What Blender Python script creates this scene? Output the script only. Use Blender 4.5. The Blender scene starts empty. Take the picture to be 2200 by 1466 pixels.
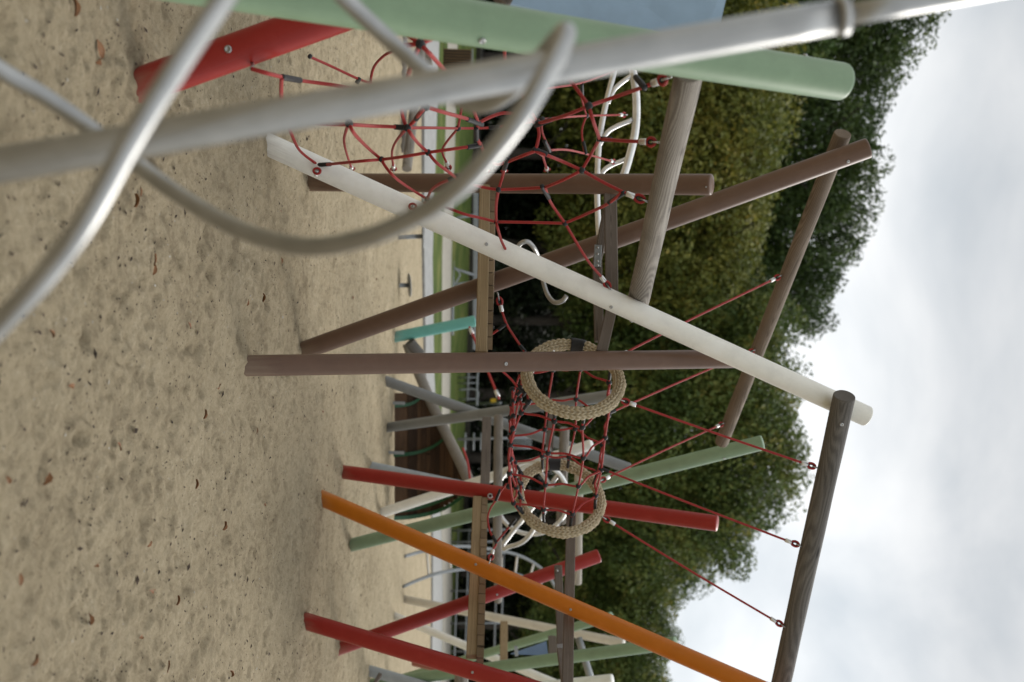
import bpy, bmesh, math, random
import numpy as np
from mathutils import Vector, Matrix, Quaternion

random.seed(7)
RNG = np.random.default_rng(11)
S = bpy.context.scene
COL = S.collection
R_ = math.radians

# ------------------------------------------------------------------ camera
FPX = 2140.0                       # focal length in photo pixels (2200 wide)
H0 = 1.5                           # eye height
PITCH, ROLL = R_(1.2), R_(2.0)
U_ = Vector((0, -math.sin(PITCH), math.cos(PITCH)))
F_ = Vector((0, math.cos(PITCH), math.sin(PITCH)))
RT = Vector((1, 0, 0))
CX = U_ * math.cos(ROLL) - RT * math.sin(ROLL)      # image right = world up
CD = U_ * math.sin(ROLL) + RT * math.cos(ROLL)      # image down  = world right
CAM = Vector((0, 0, H0))

def ray(px, py):
    return F_ + CX * ((px - 1100) / FPX) + CD * ((py - 733) / FPX)
def P(px, py, d):
    return CAM + ray(px, py) * d
def G(px, py, z=0.0):
    r = ray(px, py)
    return CAM + r * ((z - CAM.z) / r.z)

cd = bpy.data.cameras.new('camera')
cam = bpy.data.objects.new('camera', cd); COL.objects.link(cam)
m = Matrix.Identity(4)
for i in range(3):
    m[i][0] = CX[i]; m[i][1] = -CD[i]; m[i][2] = -F_[i]; m[i][3] = CAM[i]
cam.matrix_world = m
cd.sensor_fit = 'HORIZONTAL'; cd.sensor_width = 36.0; cd.lens = FPX / 2200 * 36
cd.clip_start = 0.05; cd.clip_end = 2000
cd.dof.use_dof = True; cd.dof.focus_distance = 6.1; cd.dof.aperture_fstop = 1.6
S.camera = cam

# ------------------------------------------------------------------ materials
def newmat(name):
    m = bpy.data.materials.new(name); m.use_nodes = True
    nt = m.node_tree; b = nt.nodes['Principled BSDF']
    return m, nt, b
def N(nt, typ, **kw):
    n = nt.nodes.new(typ)
    for k, v in kw.items():
        if k in n.inputs: n.inputs[k].default_value = v
        else: setattr(n, k, v)
    return n
def ramp(nt, fac, stops):
    r = nt.nodes.new('ShaderNodeValToRGB')
    e = r.color_ramp.elements
    while len(e) < len(stops): e.new(0.5)
    for i, (p, c) in enumerate(stops):
        e[i].position = p; e[i].color = (c[0], c[1], c[2], 1)
    nt.links.new(fac, r.inputs[0]); return r
def bump(nt, b, h, strength=0.3, dist=0.01):
    n = N(nt, 'ShaderNodeBump'); n.inputs['Strength'].default_value = strength
    n.inputs['Distance'].default_value = dist
    nt.links.new(h, n.inputs['Height']); nt.links.new(n.outputs[0], b.inputs['Normal'])
def mul(c, k): return tuple(x * k for x in c)

def coated(name, col, rough=0.42, dirt=0.25, foot=True):
    """matt coloured coating with slight scuffs and dust"""
    m, nt, b = newmat(name)
    tc = N(nt, 'ShaderNodeTexCoord')
    n1 = N(nt, 'ShaderNodeTexNoise', Scale=5.0, Detail=6.0, Roughness=0.65)
    nt.links.new(tc.outputs['Object'], n1.inputs['Vector'])
    r = ramp(nt, n1.outputs['Fac'], [(0.3, mul(col, 1 - dirt * .5)), (0.55, col), (0.75, tuple(min(.85, x * 1.08 + .008) for x in col))])
    n2 = N(nt, 'ShaderNodeTexNoise', Scale=90.0, Detail=3.0)
    nt.links.new(tc.outputs['Object'], n2.inputs['Vector'])
    mx = N(nt, 'ShaderNodeMix', data_type='RGBA')
    sp = ramp(nt, n2.outputs['Fac'], [(0.70, (0, 0, 0)), (0.76, (1, 1, 1))])
    mm = N(nt, 'ShaderNodeMath', operation='MULTIPLY'); mm.inputs[1].default_value = dirt
    nt.links.new(sp.outputs[0], mm.inputs[0]); nt.links.new(mm.outputs[0], mx.inputs[0])
    nt.links.new(r.outputs[0], mx.inputs[6]); mx.inputs[7].default_value = (.16, .13, .10, 1)
    last = mx.outputs[2]
    # long faint scuffs running down the post
    sx = N(nt, 'ShaderNodeVectorMath', operation='MULTIPLY'); sx.inputs[1].default_value = (34, 34, 2.2)
    nt.links.new(tc.outputs['Object'], sx.inputs[0])
    n3 = N(nt, 'ShaderNodeTexNoise', Scale=1.0, Detail=5.0, Roughness=0.7); nt.links.new(sx.outputs[0], n3.inputs['Vector'])
    s3 = ramp(nt, n3.outputs['Fac'], [(0.58, (0, 0, 0)), (0.74, (.14, .14, .14))])
    m3 = N(nt, 'ShaderNodeMix', data_type='RGBA'); nt.links.new(s3.outputs[0], m3.inputs[0])
    nt.links.new(last, m3.inputs[6]); m3.inputs[7].default_value = (*[min(.8, x * .75 + .09) for x in col], 1); last = m3.outputs[2]
    if foot:      # sand dust clinging to the foot; local Z runs up the post, its foot lies 0.35 below the sand
        sz = N(nt, 'ShaderNodeSeparateXYZ'); nt.links.new(tc.outputs['Object'], sz.inputs[0])
        az = N(nt, 'ShaderNodeMath', operation='MULTIPLY_ADD'); az.inputs[1].default_value = -.55
        nt.links.new(n3.outputs['Fac'], az.inputs[0]); nt.links.new(sz.outputs['Z'], az.inputs[2])
        fz = N(nt, 'ShaderNodeMapRange'); fz.inputs[1].default_value = .04; fz.inputs[2].default_value = .24
        fz.inputs[3].default_value = .40; fz.inputs[4].default_value = 0
        nt.links.new(az.outputs[0], fz.inputs[0])
        m4 = N(nt, 'ShaderNodeMix', data_type='RGBA'); nt.links.new(fz.outputs[0], m4.inputs[0])
        nt.links.new(last, m4.inputs[6]); m4.inputs[7].default_value = (.27, .21, .14, 1); last = m4.outputs[2]
    nt.links.new(last, b.inputs['Base Color'])
    rr = N(nt, 'ShaderNodeMapRange'); rr.inputs[3].default_value = rough - .07; rr.inputs[4].default_value = rough + .12
    nt.links.new(n1.outputs['Fac'], rr.inputs[0]); nt.links.new(rr.outputs[0], b.inputs['Roughness'])
    b.inputs['Specular IOR Level'].default_value = .36
    bump(nt, b, n2.outputs['Fac'], 0.04, 0.002)
    return m

def wood(name, dark, light, ring=95.0, rough=0.85, grain=0.5, isl=0.0):
    """solid log or sawn timber, length along local Z: rings round a wandering pith"""
    m, nt, b = newmat(name)
    tc = N(nt, 'ShaderNodeTexCoord')
    oi = N(nt, 'ShaderNodeObjectInfo')
    va = N(nt, 'ShaderNodeVectorMath', operation='MULTIPLY'); va.inputs[1].default_value = (1.0, 1.0, 0.14)
    nt.links.new(tc.outputs['Object'], va.inputs[0])
    n0 = N(nt, 'ShaderNodeTexNoise', Scale=3.2, Detail=1.0)
    n0.noise_dimensions = '4D'; nt.links.new(va.outputs[0], n0.inputs['Vector']); nt.links.new(oi.outputs['Random'], n0.inputs['W'])
    sub = N(nt, 'ShaderNodeVectorMath', operation='MULTIPLY_ADD')
    sub.inputs[1].default_value = (0.12, 0.12, 0.0); sub.inputs[2].default_value = (0, 0, 0)
    nt.links.new(n0.outputs['Color'], sub.inputs[0])
    ad = N(nt, 'ShaderNodeVectorMath', operation='ADD')
    nt.links.new(sub.outputs[0], ad.inputs[0]); nt.links.new(tc.outputs['Object'], ad.inputs[1])
    of = N(nt, 'ShaderNodeVectorMath', operation='ADD'); of.inputs[1].default_value = (-0.05, -0.07, 0)
    nt.links.new(ad.outputs[0], of.inputs[0])
    w = N(nt, 'ShaderNodeTexWave', wave_type='RINGS', rings_direction='Z', Scale=ring, Distortion=1.2, Detail=2.0)
    w.inputs['Detail Scale'].default_value = 0.7
    nt.links.new(of.outputs[0], w.inputs['Vector'])
    st = N(nt, 'ShaderNodeVectorMath', operation='MULTIPLY'); st.inputs[1].default_value = (170, 170, 2.2)
    nt.links.new(tc.outputs['Object'], st.inputs[0])
    n1 = N(nt, 'ShaderNodeTexNoise', Scale=1.0, Detail=4.0, Roughness=0.7)
    nt.links.new(st.outputs[0], n1.inputs['Vector'])
    n2 = N(nt, 'ShaderNodeTexNoise', Scale=2.3, Detail=4.0)
    nt.links.new(tc.outputs['Object'], n2.inputs['Vector'])
    a1 = N(nt, 'ShaderNodeMath', operation='MULTIPLY'); a1.inputs[1].default_value = 0.20
    nt.links.new(w.outputs['Fac'], a1.inputs[0])
    a2 = N(nt, 'ShaderNodeMath', operation='MULTIPLY_ADD'); a2.inputs[1].default_value = 0.42
    nt.links.new(n1.outputs['Fac'], a2.inputs[0]); nt.links.new(a1.outputs[0], a2.inputs[2])
    a3 = N(nt, 'ShaderNodeMath', operation='MULTIPLY_ADD'); a3.inputs[1].default_value = 0.36
    nt.links.new(n2.outputs['Fac'], a3.inputs[0]); nt.links.new(a2.outputs[0], a3.inputs[2])
    if isl:       # boards differ in tone
        ge = N(nt, 'ShaderNodeNewGeometry'); a4 = N(nt, 'ShaderNodeMath', operation='MULTIPLY_ADD'); a4.inputs[1].default_value = isl
        nt.links.new(ge.outputs['Random Per Island'], a4.inputs[0]); nt.links.new(a3.outputs[0], a4.inputs[2])
        a5 = N(nt, 'ShaderNodeMath', operation='SUBTRACT'); a5.inputs[1].default_value = isl / 2; nt.links.new(a4.outputs[0], a5.inputs[0]); a3 = a5
    mid = tuple((x + y) / 2 for x, y in zip(dark, light))
    r = ramp(nt, a3.outputs[0], [(0.28, dark), (0.50, mid), (0.72, light)])
    # sparse dark knots
    sv = N(nt, 'ShaderNodeVectorMath', operation='MULTIPLY'); sv.inputs[1].default_value = (7, 7, 1.7)
    nt.links.new(tc.outputs['Object'], sv.inputs[0])
    vo = N(nt, 'ShaderNodeTexVoronoi', Scale=1.0); nt.links.new(sv.outputs[0], vo.inputs['Vector'])
    kr = ramp(nt, vo.outputs['Distance'], [(0.05, (1, 1, 1)), (0.13, (0, 0, 0))])
    mx = N(nt, 'ShaderNodeMix', data_type='RGBA'); nt.links.new(kr.outputs[0], mx.inputs[0])
    nt.links.new(r.outputs[0], mx.inputs[6]); mx.inputs[7].default_value = (*mul(dark, .45), 1)
    nt.links.new(mx.outputs[2], b.inputs['Base Color'])
    b.inputs['Roughness'].default_value = rough
    b.inputs['Specular IOR Level'].default_value = 0.25
    bump(nt, b, a2.outputs[0], grain, 0.004)
    return m

def steel(name, col=(.60, .585, .56), rough=0.30):
    m, nt, b = newmat(name)
    tc = N(nt, 'ShaderNodeTexCoord')
    n1 = N(nt, 'ShaderNodeTexNoise', Scale=14.0, Detail=5.0)
    nt.links.new(tc.outputs['Object'], n1.inputs['Vector'])
    r = ramp(nt, n1.outputs['Fac'], [(0.35, mul(col, .85)), (0.65, col)])
    nt.links.new(r.outputs[0], b.inputs['Base Color'])
    b.inputs['Metallic'].default_value = 1.0
    rr = N(nt, 'ShaderNodeMapRange'); rr.inputs[3].default_value = rough - .06; rr.inputs[4].default_value = rough + .14
    nt.links.new(n1.outputs['Fac'], rr.inputs[0]); nt.links.new(rr.outputs[0], b.inputs['Roughness'])
    return m

def plain(name, col, rough=0.6, var=0.25, scale=30.0, bmp=0.0):
    m, nt, b = newmat(name)
    tc = N(nt, 'ShaderNodeTexCoord')
    n1 = N(nt, 'ShaderNodeTexNoise', Scale=scale, Detail=5.0)
    nt.links.new(tc.outputs['Object'], n1.inputs['Vector'])
    r = ramp(nt, n1.outputs['Fac'], [(0.3, mul(col, 1 - var)), (0.7, mul(col, 1 + var * .6))])
    nt.links.new(r.outputs[0], b.inputs['Base Color']); b.inputs['Roughness'].default_value = rough
    if bmp: bump(nt, b, n1.outputs['Fac'], bmp, 0.01)
    return m

def rope_mat(name, col, twist=330.0):
    m, nt, b = newmat(name)
    uv = N(nt, 'ShaderNodeUVMap')
    w = N(nt, 'ShaderNodeTexWave', wave_type='BANDS', bands_direction='DIAGONAL', Scale=1.0, Distortion=0.0)
    mp = N(nt, 'ShaderNodeVectorMath', operation='MULTIPLY'); mp.inputs[1].default_value = (0.55, 0.55, 0)
    nt.links.new(uv.outputs[0], mp.inputs[0]); nt.links.new(mp.outputs[0], w.inputs['Vector'])
    r = ramp(nt, w.outputs['Fac'], [(0.0, mul(col, .55)), (0.5, col), (1.0, mul(col, 1.15))])
    nt.links.new(r.outputs[0], b.inputs['Base Color']); b.inputs['Roughness'].default_value = 0.6
    bump(nt, b, w.outputs['Fac'], 0.7, 0.004)
    return m

M = {}
M['cream'] = coated('cream_coating', (.82, .805, .74))
M['white'] = coated('white_coating', (.82, .81, .76))
M['beige'] = coated('beige_coating', (.58, .54, .46))
M['brown'] = coated('brown_coating', (.138, .080, .053), .38)
M['red'] = coated('red_coating', (.30, .020, .014), .38, .18)
M['orange'] = coated('orange_coating', (.51, .148, .005), .38, .15)
M['green'] = coated('green_coating', (.225, .325, .205))
M['grey'] = coated('grey_coating', (.20, .21, .215))
M['pale_grey'] = coated('pale_grey_coating', (.34, .38, .41))
M['teal'] = coated('teal_coating', (.13, .37, .32))
M['blue'] = coated('blue_panel_paint', (.28, .39, .51), foot=False)
M['blue2'] = coated('blue_plate_paint', (.13, .20, .32), foot=False)
M['steel'] = steel('stainless_steel', (.45, .45, .44), .36)
M['galv'] = steel('galvanised_steel', (.33, .345, .35), .5)
M['wood_dark'] = wood('weathered_dark_wood', (.070, .064, .058), (.185, .172, .158))
M['wood_grey'] = wood('weathered_grey_wood', (.105, .088, .072), (.335, .305, .265))
M['wood_mid'] = wood('weathered_brown_wood', (.085, .063, .046), (.27, .215, .165))
M['timber_grey'] = wood('grey_timber', (.075, .06, .05), (.21, .178, .15), 70)
M['timber_light'] = wood('light_timber', (.19, .135, .075), (.40, .305, .18), 60)
M['timber_end'] = wood('deck_board_timber', (.12, .085, .05), (.27, .20, .125), 60, isl=.35)
M['log_pale'] = wood('pale_bleached_log', (.25, .22, .18), (.56, .52, .45))
M['hull_plank'] = wood('shade_darkened_stained_plank', (.018, .010, .006), (.105, .058, .030), 60, isl=.3)  # dark stain, deepened so the colour also carries the shell's shade
M['bench_slat'] = wood('oiled_slat', (.10, .06, .03), (.25, .15, .08), 60)
M['rope'] = rope_mat('red_rope', (.48, .030, .024))
M['black'] = plain('black_plastic', (.009, .009, .010), 0.6)
M['hemp'] = plain('hemp_cord', (.50, .42, .285), 0.9, .3, 220)
M['alu'] = steel('aluminium_ferrule', (.74, .73, .71), .38)
M['hull_rib'] = coated('dark_green_coating', (.010, .065, .024), foot=False)
M['leaf_dead'] = plain('dead_leaf', (.20, .082, .022), 0.7, .65, 30)
M['bark_chip'] = plain('bark_chip', (.055, .036, .022), .9, .6, 25)
M['grit'] = plain('pale_grit', (.55, .52, .46), .8, .4, 60)
M['yellow'] = coated('yellow_paint', (.62, .40, .02), foot=False)
M['bark'] = plain('bark', (.055, .045, .035), .9, .4, 12, .5)

# ------------------------------------------------------------------ object helpers
WM = {}
def put(o, parent=None, mat=Matrix.Identity(4)):
    COL.objects.link(o)
    if parent is not None:
        o.parent = parent; o.matrix_parent_inverse = WM[parent.name].inverted()
    o.matrix_basis = mat; WM[o.name] = mat.copy(); return o
def tag(o, label=None, cat=None, group=None, kind=None):
    if label: o['label'] = label
    if cat: o['category'] = cat
    if group: o['group'] = group
    if kind: o['kind'] = kind
    return o
def thing(name, loc, label, cat, group=None):
    o = bpy.data.objects.new(name, None); o.empty_display_size = .1
    put(o, None, Matrix.Translation(loc)); return tag(o, label, cat, group)
def mk(name, verts, faces, mat, parent=None, M4=Matrix.Identity(4), smooth=True, uvs=None):
    me = bpy.data.meshes.new(name)
    me.from_pydata([tuple(v) for v in verts], [], faces)
    if smooth: me.polygons.foreach_set('use_smooth', [True] * len(me.polygons))
    if uvs is not None:
        ul = me.uv_layers.new(name='UVMap')
        li = np.empty(len(me.loops), dtype=np.int32); me.loops.foreach_get('vertex_index', li)
        ul.data.foreach_set('uv', np.asarray(uvs, dtype=np.float32)[li].ravel())
    me.materials.append(mat); me.update()
    return put(bpy.data.objects.new(name, me), parent, M4)
def axis_mat(p0, p1, roll=None):
    z = (p1 - p0).normalized()
    x = Vector(roll) if roll is not None else (Vector((0, 1, 0)) if abs(z.y) < .9 else Vector((1, 0, 0)))
    x = (x - z * x.dot(z)).normalized(); y = z.cross(x)
    m = Matrix.Identity(4)
    for i in range(3):
        m[i][0] = x[i]; m[i][1] = y[i]; m[i][2] = z[i]; m[i][3] = p0[i]
    return m
def lathe(prof, n=28, wob=None):
    V, Fc = [], []
    for k, (r, z) in enumerate(prof):
        for i in range(n):
            a = 2 * math.pi * i / n
            rr = r * (wob(a, z) if wob else 1)
            V.append((rr * math.cos(a), rr * math.sin(a), z))
    for k in range(len(prof) - 1):
        for i in range(n):
            j = (i + 1) % n
            Fc.append((k * n + i, k * n + j, (k + 1) * n + j, (k + 1) * n + i))
    Fc.append(tuple(reversed(range(n)))); Fc.append(tuple((len(prof) - 1) * n + i for i in range(n)))
    return V, Fc

POSTS = {}
def post(key, p0, p1, r, mat, parent, label=None, sink=.35, r1=None):
    """coated round post standing in the sand; p0 base on the ground, p1 top"""
    d = (p1 - p0).normalized(); q0 = p0 - d * sink; L = (p1 - q0).length
    r1 = r1 or r
    prof = [(r, 0), (r, .02)] + [(r + (r1 - r) * t, L * t) for t in (.25, .5, .75)] + [(r1, L - .016), (r1, L - .012), (r1 * .985, L - .005), (r1 * .955, L - .001), (r1 * .90, L + .002), (r1 * .5, L + .007), (r1 * .05, L + .009)]
    V, Fc = lathe(prof, 32)
    o = mk('post', V, Fc, M[mat], parent, axis_mat(q0, p1))
    if label: o['label'] = label
    POSTS[key] = (p0, p1, r, o); return o
def log(name, p0, p1, r, mat, parent=None, r1=None, seed=0):
    L = (p1 - p0).length; r1 = r1 or r; rr = random.Random(seed); a0 = rr.random() * 6
    n = 26
    prof = [(r * .93, 0.0), (r * .985, .006), (r, .014)]
    for k in range(1, n): prof.append((r + (r1 - r) * k / n, .014 + (L - .028) * k / n))
    prof += [(r1, L - .014), (r1 * .985, L - .006), (r1 * .93, L)]
    wob = lambda a, z: 1 + .018 * math.sin(2 * a + z * 1.3 + a0) + .012 * math.sin(3 * a - z * 2.1 + a0 * 2) + .012 * math.sin(z * 5 + a0) + .008 * math.sin(a * 5 + z * 9)
    V, Fc = lathe(prof, 36, wob)
    o = mk(name, V, Fc, M[mat], parent, axis_mat(p0, p1))
    for p in list(o.data.polygons)[-2:]: p.use_smooth = False
    POSTS[o.name] = (p0, p1, r, o); return o
def beam(name, p0, p1, w, h, mat, parent=None, up=(0, 0, 1), bev=.006):
    """sawn timber, w across, h along up"""
    L = (p1 - p0).length; bm = bmesh.new()
    bmesh.ops.create_cube(bm, size=1)
    for v in bm.verts: v.co = Vector((v.co.x * h, v.co.y * w, (v.co.z + .5) * L))
    if bev: bmesh.ops.bevel(bm, geom=bm.edges[:], offset=bev, segments=1, affect='EDGES')
    me = bpy.data.meshes.new(name); bm.to_mesh(me); bm.free(); me.materials.append(M[mat] if isinstance(mat, str) else mat)
    return put(bpy.data.objects.new(name, me), parent, axis_mat(p0, p1, up))
def smooth_path(pts, res, closed=False):
    pts = [Vector(p) for p in pts]; n = len(pts); out = []
    if n == 2 and not closed:
        return [pts[0].lerp(pts[1], i / res) for i in range(res + 1)]
    segs = n if closed else n - 1
    for i in range(segs):
        if closed: a, b, c, d = pts[(i - 1) % n], pts[i], pts[(i + 1) % n], pts[(i + 2) % n]
        else: a, b, c, d = pts[max(i - 1, 0)], pts[i], pts[i + 1], pts[min(i + 2, n - 1)]
        # centripetal-ish catmull
        for k in range(res):
            t = k / res
            out.append(.5 * ((2 * b) + (c - a) * t + (2 * a - 5 * b + 4 * c - d) * t * t + (3 * b - a - 3 * c + d) * t ** 3))
    if not closed: out.append(pts[-1])
    return out
def sweep(path, r, n=10, closed=False, ends=True):
    """returns verts, faces, uvs (u = angle turns, v = length/(2 pi r))"""
    m_ = len(path); V, Fc, UV = [], [], []
    T = []
    for i in range(m_):
        a = path[(i - 1) % m_] if (closed or i > 0) else path[i]
        b = path[(i + 1) % m_] if (closed or i < m_ - 1) else path[i]
        T.append((b - a).normalized() if (b - a).length > 1e-9 else Vector((0, 0, 1)))
    nrm = T[0].orthogonal().normalized(); s = 0
    for i in range(m_):
        if i:
            nrm = (nrm - T[i] * nrm.dot(T[i])).normalized(); s += (path[i] - path[i - 1]).length
        bn = T[i].cross(nrm)
        rr = r(i / (m_ - 1)) if callable(r) else r
        for k in range(n):
            a = 2 * math.pi * k / n
            V.append(path[i] + (nrm * math.cos(a) + bn * math.sin(a)) * rr)
            UV.append((6.2832 * min(k, n - k) * 2 / n * 1.5, s / rr))
    for i in range(m_ - (0 if closed else 1)):
        j = (i + 1) % m_
        for k in range(n):
            l = (k + 1) % n
            Fc.append((i * n + k, i * n + l, j * n + l, j * n + k))
    if ends and not closed:
        Fc.append(tuple(reversed(range(n)))); Fc.append(tuple((m_ - 1) * n + k for k in range(n)))
    return V, Fc, UV
def tube(name, pts, r, mat, parent=None, n=12, res=8, closed=False):
    path = smooth_path(pts, res, closed); o0 = path[0].copy()
    V, Fc, UV = sweep(path, r, n, closed)
    return mk(name, [v - o0 for v in V], Fc, M[mat], parent, Matrix.Translation(o0), True, UV)
def ball(name, c, r, mat, parent=None):
    bm = bmesh.new(); bmesh.ops.create_uvsphere(bm, u_segments=12, v_segments=8, radius=r)
    # moulded seam: flatten a little
    for v in bm.verts:
        if abs(v.co.z) < r * .2: v.co *= 1.06
    me = bpy.data.meshes.new(name); bm.to_mesh(me); bm.free()
    me.polygons.foreach_set('use_smooth', [True] * len(me.polygons)); me.materials.append(M[mat])
    return put(bpy.data.objects.new(name, me), parent, Matrix.Translation(c) @ Matrix.Rotation(random.random() * 3, 4, 'X'))
def hit(post_t, px, py, out=0.0):
    """point on the side of a post facing the camera under a photo pixel"""
    p0, p1, r = post_t[:3]; ax = (p1 - p0).normalized(); d = ray(px, py).normalized(); o = CAM - p0
    dp = d - ax * d.dot(ax); op = o - ax * o.dot(ax)
    a, b, c = dp.dot(dp), 2 * dp.dot(op), op.dot(op) - (r + out) ** 2
    D = b * b - 4 * a * c
    t = (-b - math.sqrt(D)) / (2 * a) if D > 0 else -b / (2 * a)
    p = CAM + d * t; w = p - p0; nrm = (w - ax * w.dot(ax)).normalized()
    q = p0 + ax * w.dot(ax) + nrm * (r + out)
    return q, nrm
def bolt(post_t, px, py, r=.012):
    q, nrm = hit(post_t, px, py)
    V, Fc = lathe([(r, -.004), (r, .002), (r * .9, .005), (r * .55, .007), (r * .5, .0035), (r * .2, .003)], 14)
    return mk('bolt', V, Fc, M['steel'], post_t[3], axis_mat(q, q + nrm))

# ------------------------------------------------------------------ sky and sun
W = bpy.data.worlds.new('World'); S.world = W; W.use_nodes = True
nt = W.node_tree; bg = nt.nodes['Background']
SUN_EL, SUN_AZ = R_(40), R_(38)          # azimuth from +Y towards +X
sk = N(nt, 'ShaderNodeTexSky', sky_type='NISHITA'); sk.sun_disc = False
sk.sun_elevation = SUN_EL; sk.sun_rotation = SUN_AZ
tc = N(nt, 'ShaderNodeTexCoord')
sv = N(nt, 'ShaderNodeVectorMath', operation='MULTIPLY'); sv.inputs[1].default_value = (1.9, 1.9, 3.0)
nt.links.new(tc.outputs['Generated'], sv.inputs[0])
n1 = N(nt, 'ShaderNodeTexNoise', Scale=1.5, Detail=6.0, Roughness=0.48, Distortion=0.3)
nt.links.new(sv.outputs[0], n1.inputs['Vector'])
cr = ramp(nt, n1.outputs['Fac'], [(0.34, (4.5, 4.9, 5.2)), (0.46, (5.8, 6.05, 6.2)), (0.56, (7.2, 7.3, 7.3)), (0.68, (8.3, 8.3, 8.2))])
# the cloud is thinner, and brighter, towards the hidden sun ahead of the viewer
dt = N(nt, 'ShaderNodeVectorMath', operation='DOT_PRODUCT'); dt.inputs[1].default_value = tuple(Vector((.38, .82, .42)).normalized())
nt.links.new(tc.outputs['Generated'], dt.inputs[0])
mr = N(nt, 'ShaderNodeMapRange', interpolation_type='SMOOTHSTEP'); mr.inputs[1].default_value = -.55; mr.inputs[2].default_value = .95
mr.inputs[3].default_value = .82; mr.inputs[4].default_value = 1.05
nt.links.new(dt.outputs['Value'], mr.inputs[0])
zz = N(nt, 'ShaderNodeSeparateXYZ'); nt.links.new(tc.outputs['Generated'], zz.inputs[0])
zr = ramp(nt, zz.outputs['Z'], [(0.0, (.72,) * 3), (.22, (.90,) * 3), (.34, (.84,) * 3), (.43, (.66,) * 3), (.50, (.62,) * 3), (.75, (1.1,) * 3), (1.0, (1.5,) * 3)])
m0 = N(nt, 'ShaderNodeMath', operation='MULTIPLY'); nt.links.new(zr.outputs[0], m0.inputs[0]); nt.links.new(mr.outputs[0], m0.inputs[1])
cm = N(nt, 'ShaderNodeVectorMath', operation='SCALE'); nt.links.new(cr.outputs[0], cm.inputs[0]); nt.links.new(m0.outputs[0], cm.inputs['Scale'])
mx = N(nt, 'ShaderNodeMix', data_type='RGBA'); mx.inputs[0].default_value = 0.93
nt.links.new(sk.outputs[0], mx.inputs[6]); nt.links.new(cm.outputs[0], mx.inputs[7])
nt.links.new(mx.outputs[2], bg.inputs[0]); bg.inputs[1].default_value = 0.10
sl = bpy.data.lights.new('sun', 'SUN'); sl.energy = 1.5; sl.angle = R_(26); sl.color = (1, .96, .90)
so = bpy.data.objects.new('sun', sl); COL.objects.link(so)
sd = Vector((math.sin(SUN_AZ) * math.cos(SUN_EL), math.cos(SUN_AZ) * math.cos(SUN_EL), math.sin(SUN_EL)))
so.rotation_euler = (-sd).to_track_quat('-Z', 'Y').to_euler(); so.location = (0, 0, 30)

# ------------------------------------------------------------------ ground
def perlin(x, y, seed):
    rg = np.random.default_rng(seed); p = rg.permutation(512); p = np.concatenate([p, p]); ang = rg.random(512) * 2 * np.pi
    gx, gy = np.cos(ang), np.sin(ang)
    xi, yi = np.floor(x).astype(int), np.floor(y).astype(int); xf, yf = x - xi, y - yi
    xi &= 511; yi &= 511
    u, v = xf ** 3 * (xf * (xf * 6 - 15) + 10), yf ** 3 * (yf * (yf * 6 - 15) + 10)
    def g(ix, iy, dx, dy):
        h = p[(p[ix & 511] + iy) & 511]; return gx[h] * dx + gy[h] * dy
    a = g(xi, yi, xf, yf); b = g(xi + 1, yi, xf - 1, yf); c = g(xi, yi + 1, xf, yf - 1); d = g(xi + 1, yi + 1, xf - 1, yf - 1)
    return (a + u * (b - a)) * (1 - v) + (c + u * (d - c)) * v
MOUNDS = []        # (x, y, radius, height) filled below: sand heaped or scoured at posts
_pits = [(RNG.uniform(-1, 1), RNG.uniform(2.4, 19) , RNG.uniform(.05, .13), RNG.uniform(.005, .015)) for _ in range(2600)]
_pits += [(RNG.uniform(-1, 1), 3.6 + 14 * RNG.uniform(0, 1) ** .95, RNG.uniform(.028, .07), RNG.uniform(.006, .017)) for _ in range(7500)]
_pits = [(x * (.62 * y + 1), y, r, h) for x, y, r, h in _pits]
def sand_height(X, Y):
    z = .030 * perlin(X * .55, Y * .55, 1) + .020 * perlin(X * 1.9, Y * 1.9, 2) + .014 * perlin(X * 5, Y * 5, 3)
    r = perlin(X * 9, Y * 11, 4); z += .012 * r
    z += .026 * np.minimum(0, perlin(X * 13, Y * 13, 5) + .08) + .013 * perlin(X * 25, Y * 25, 6)
    z += .018 * np.minimum(0, perlin(X * 44, Y * 44, 7) + .18) * np.clip(.4 + 1.6 * perlin(X * 2.3, Y * 2.3, 8), 0, 1)
    return z
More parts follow.
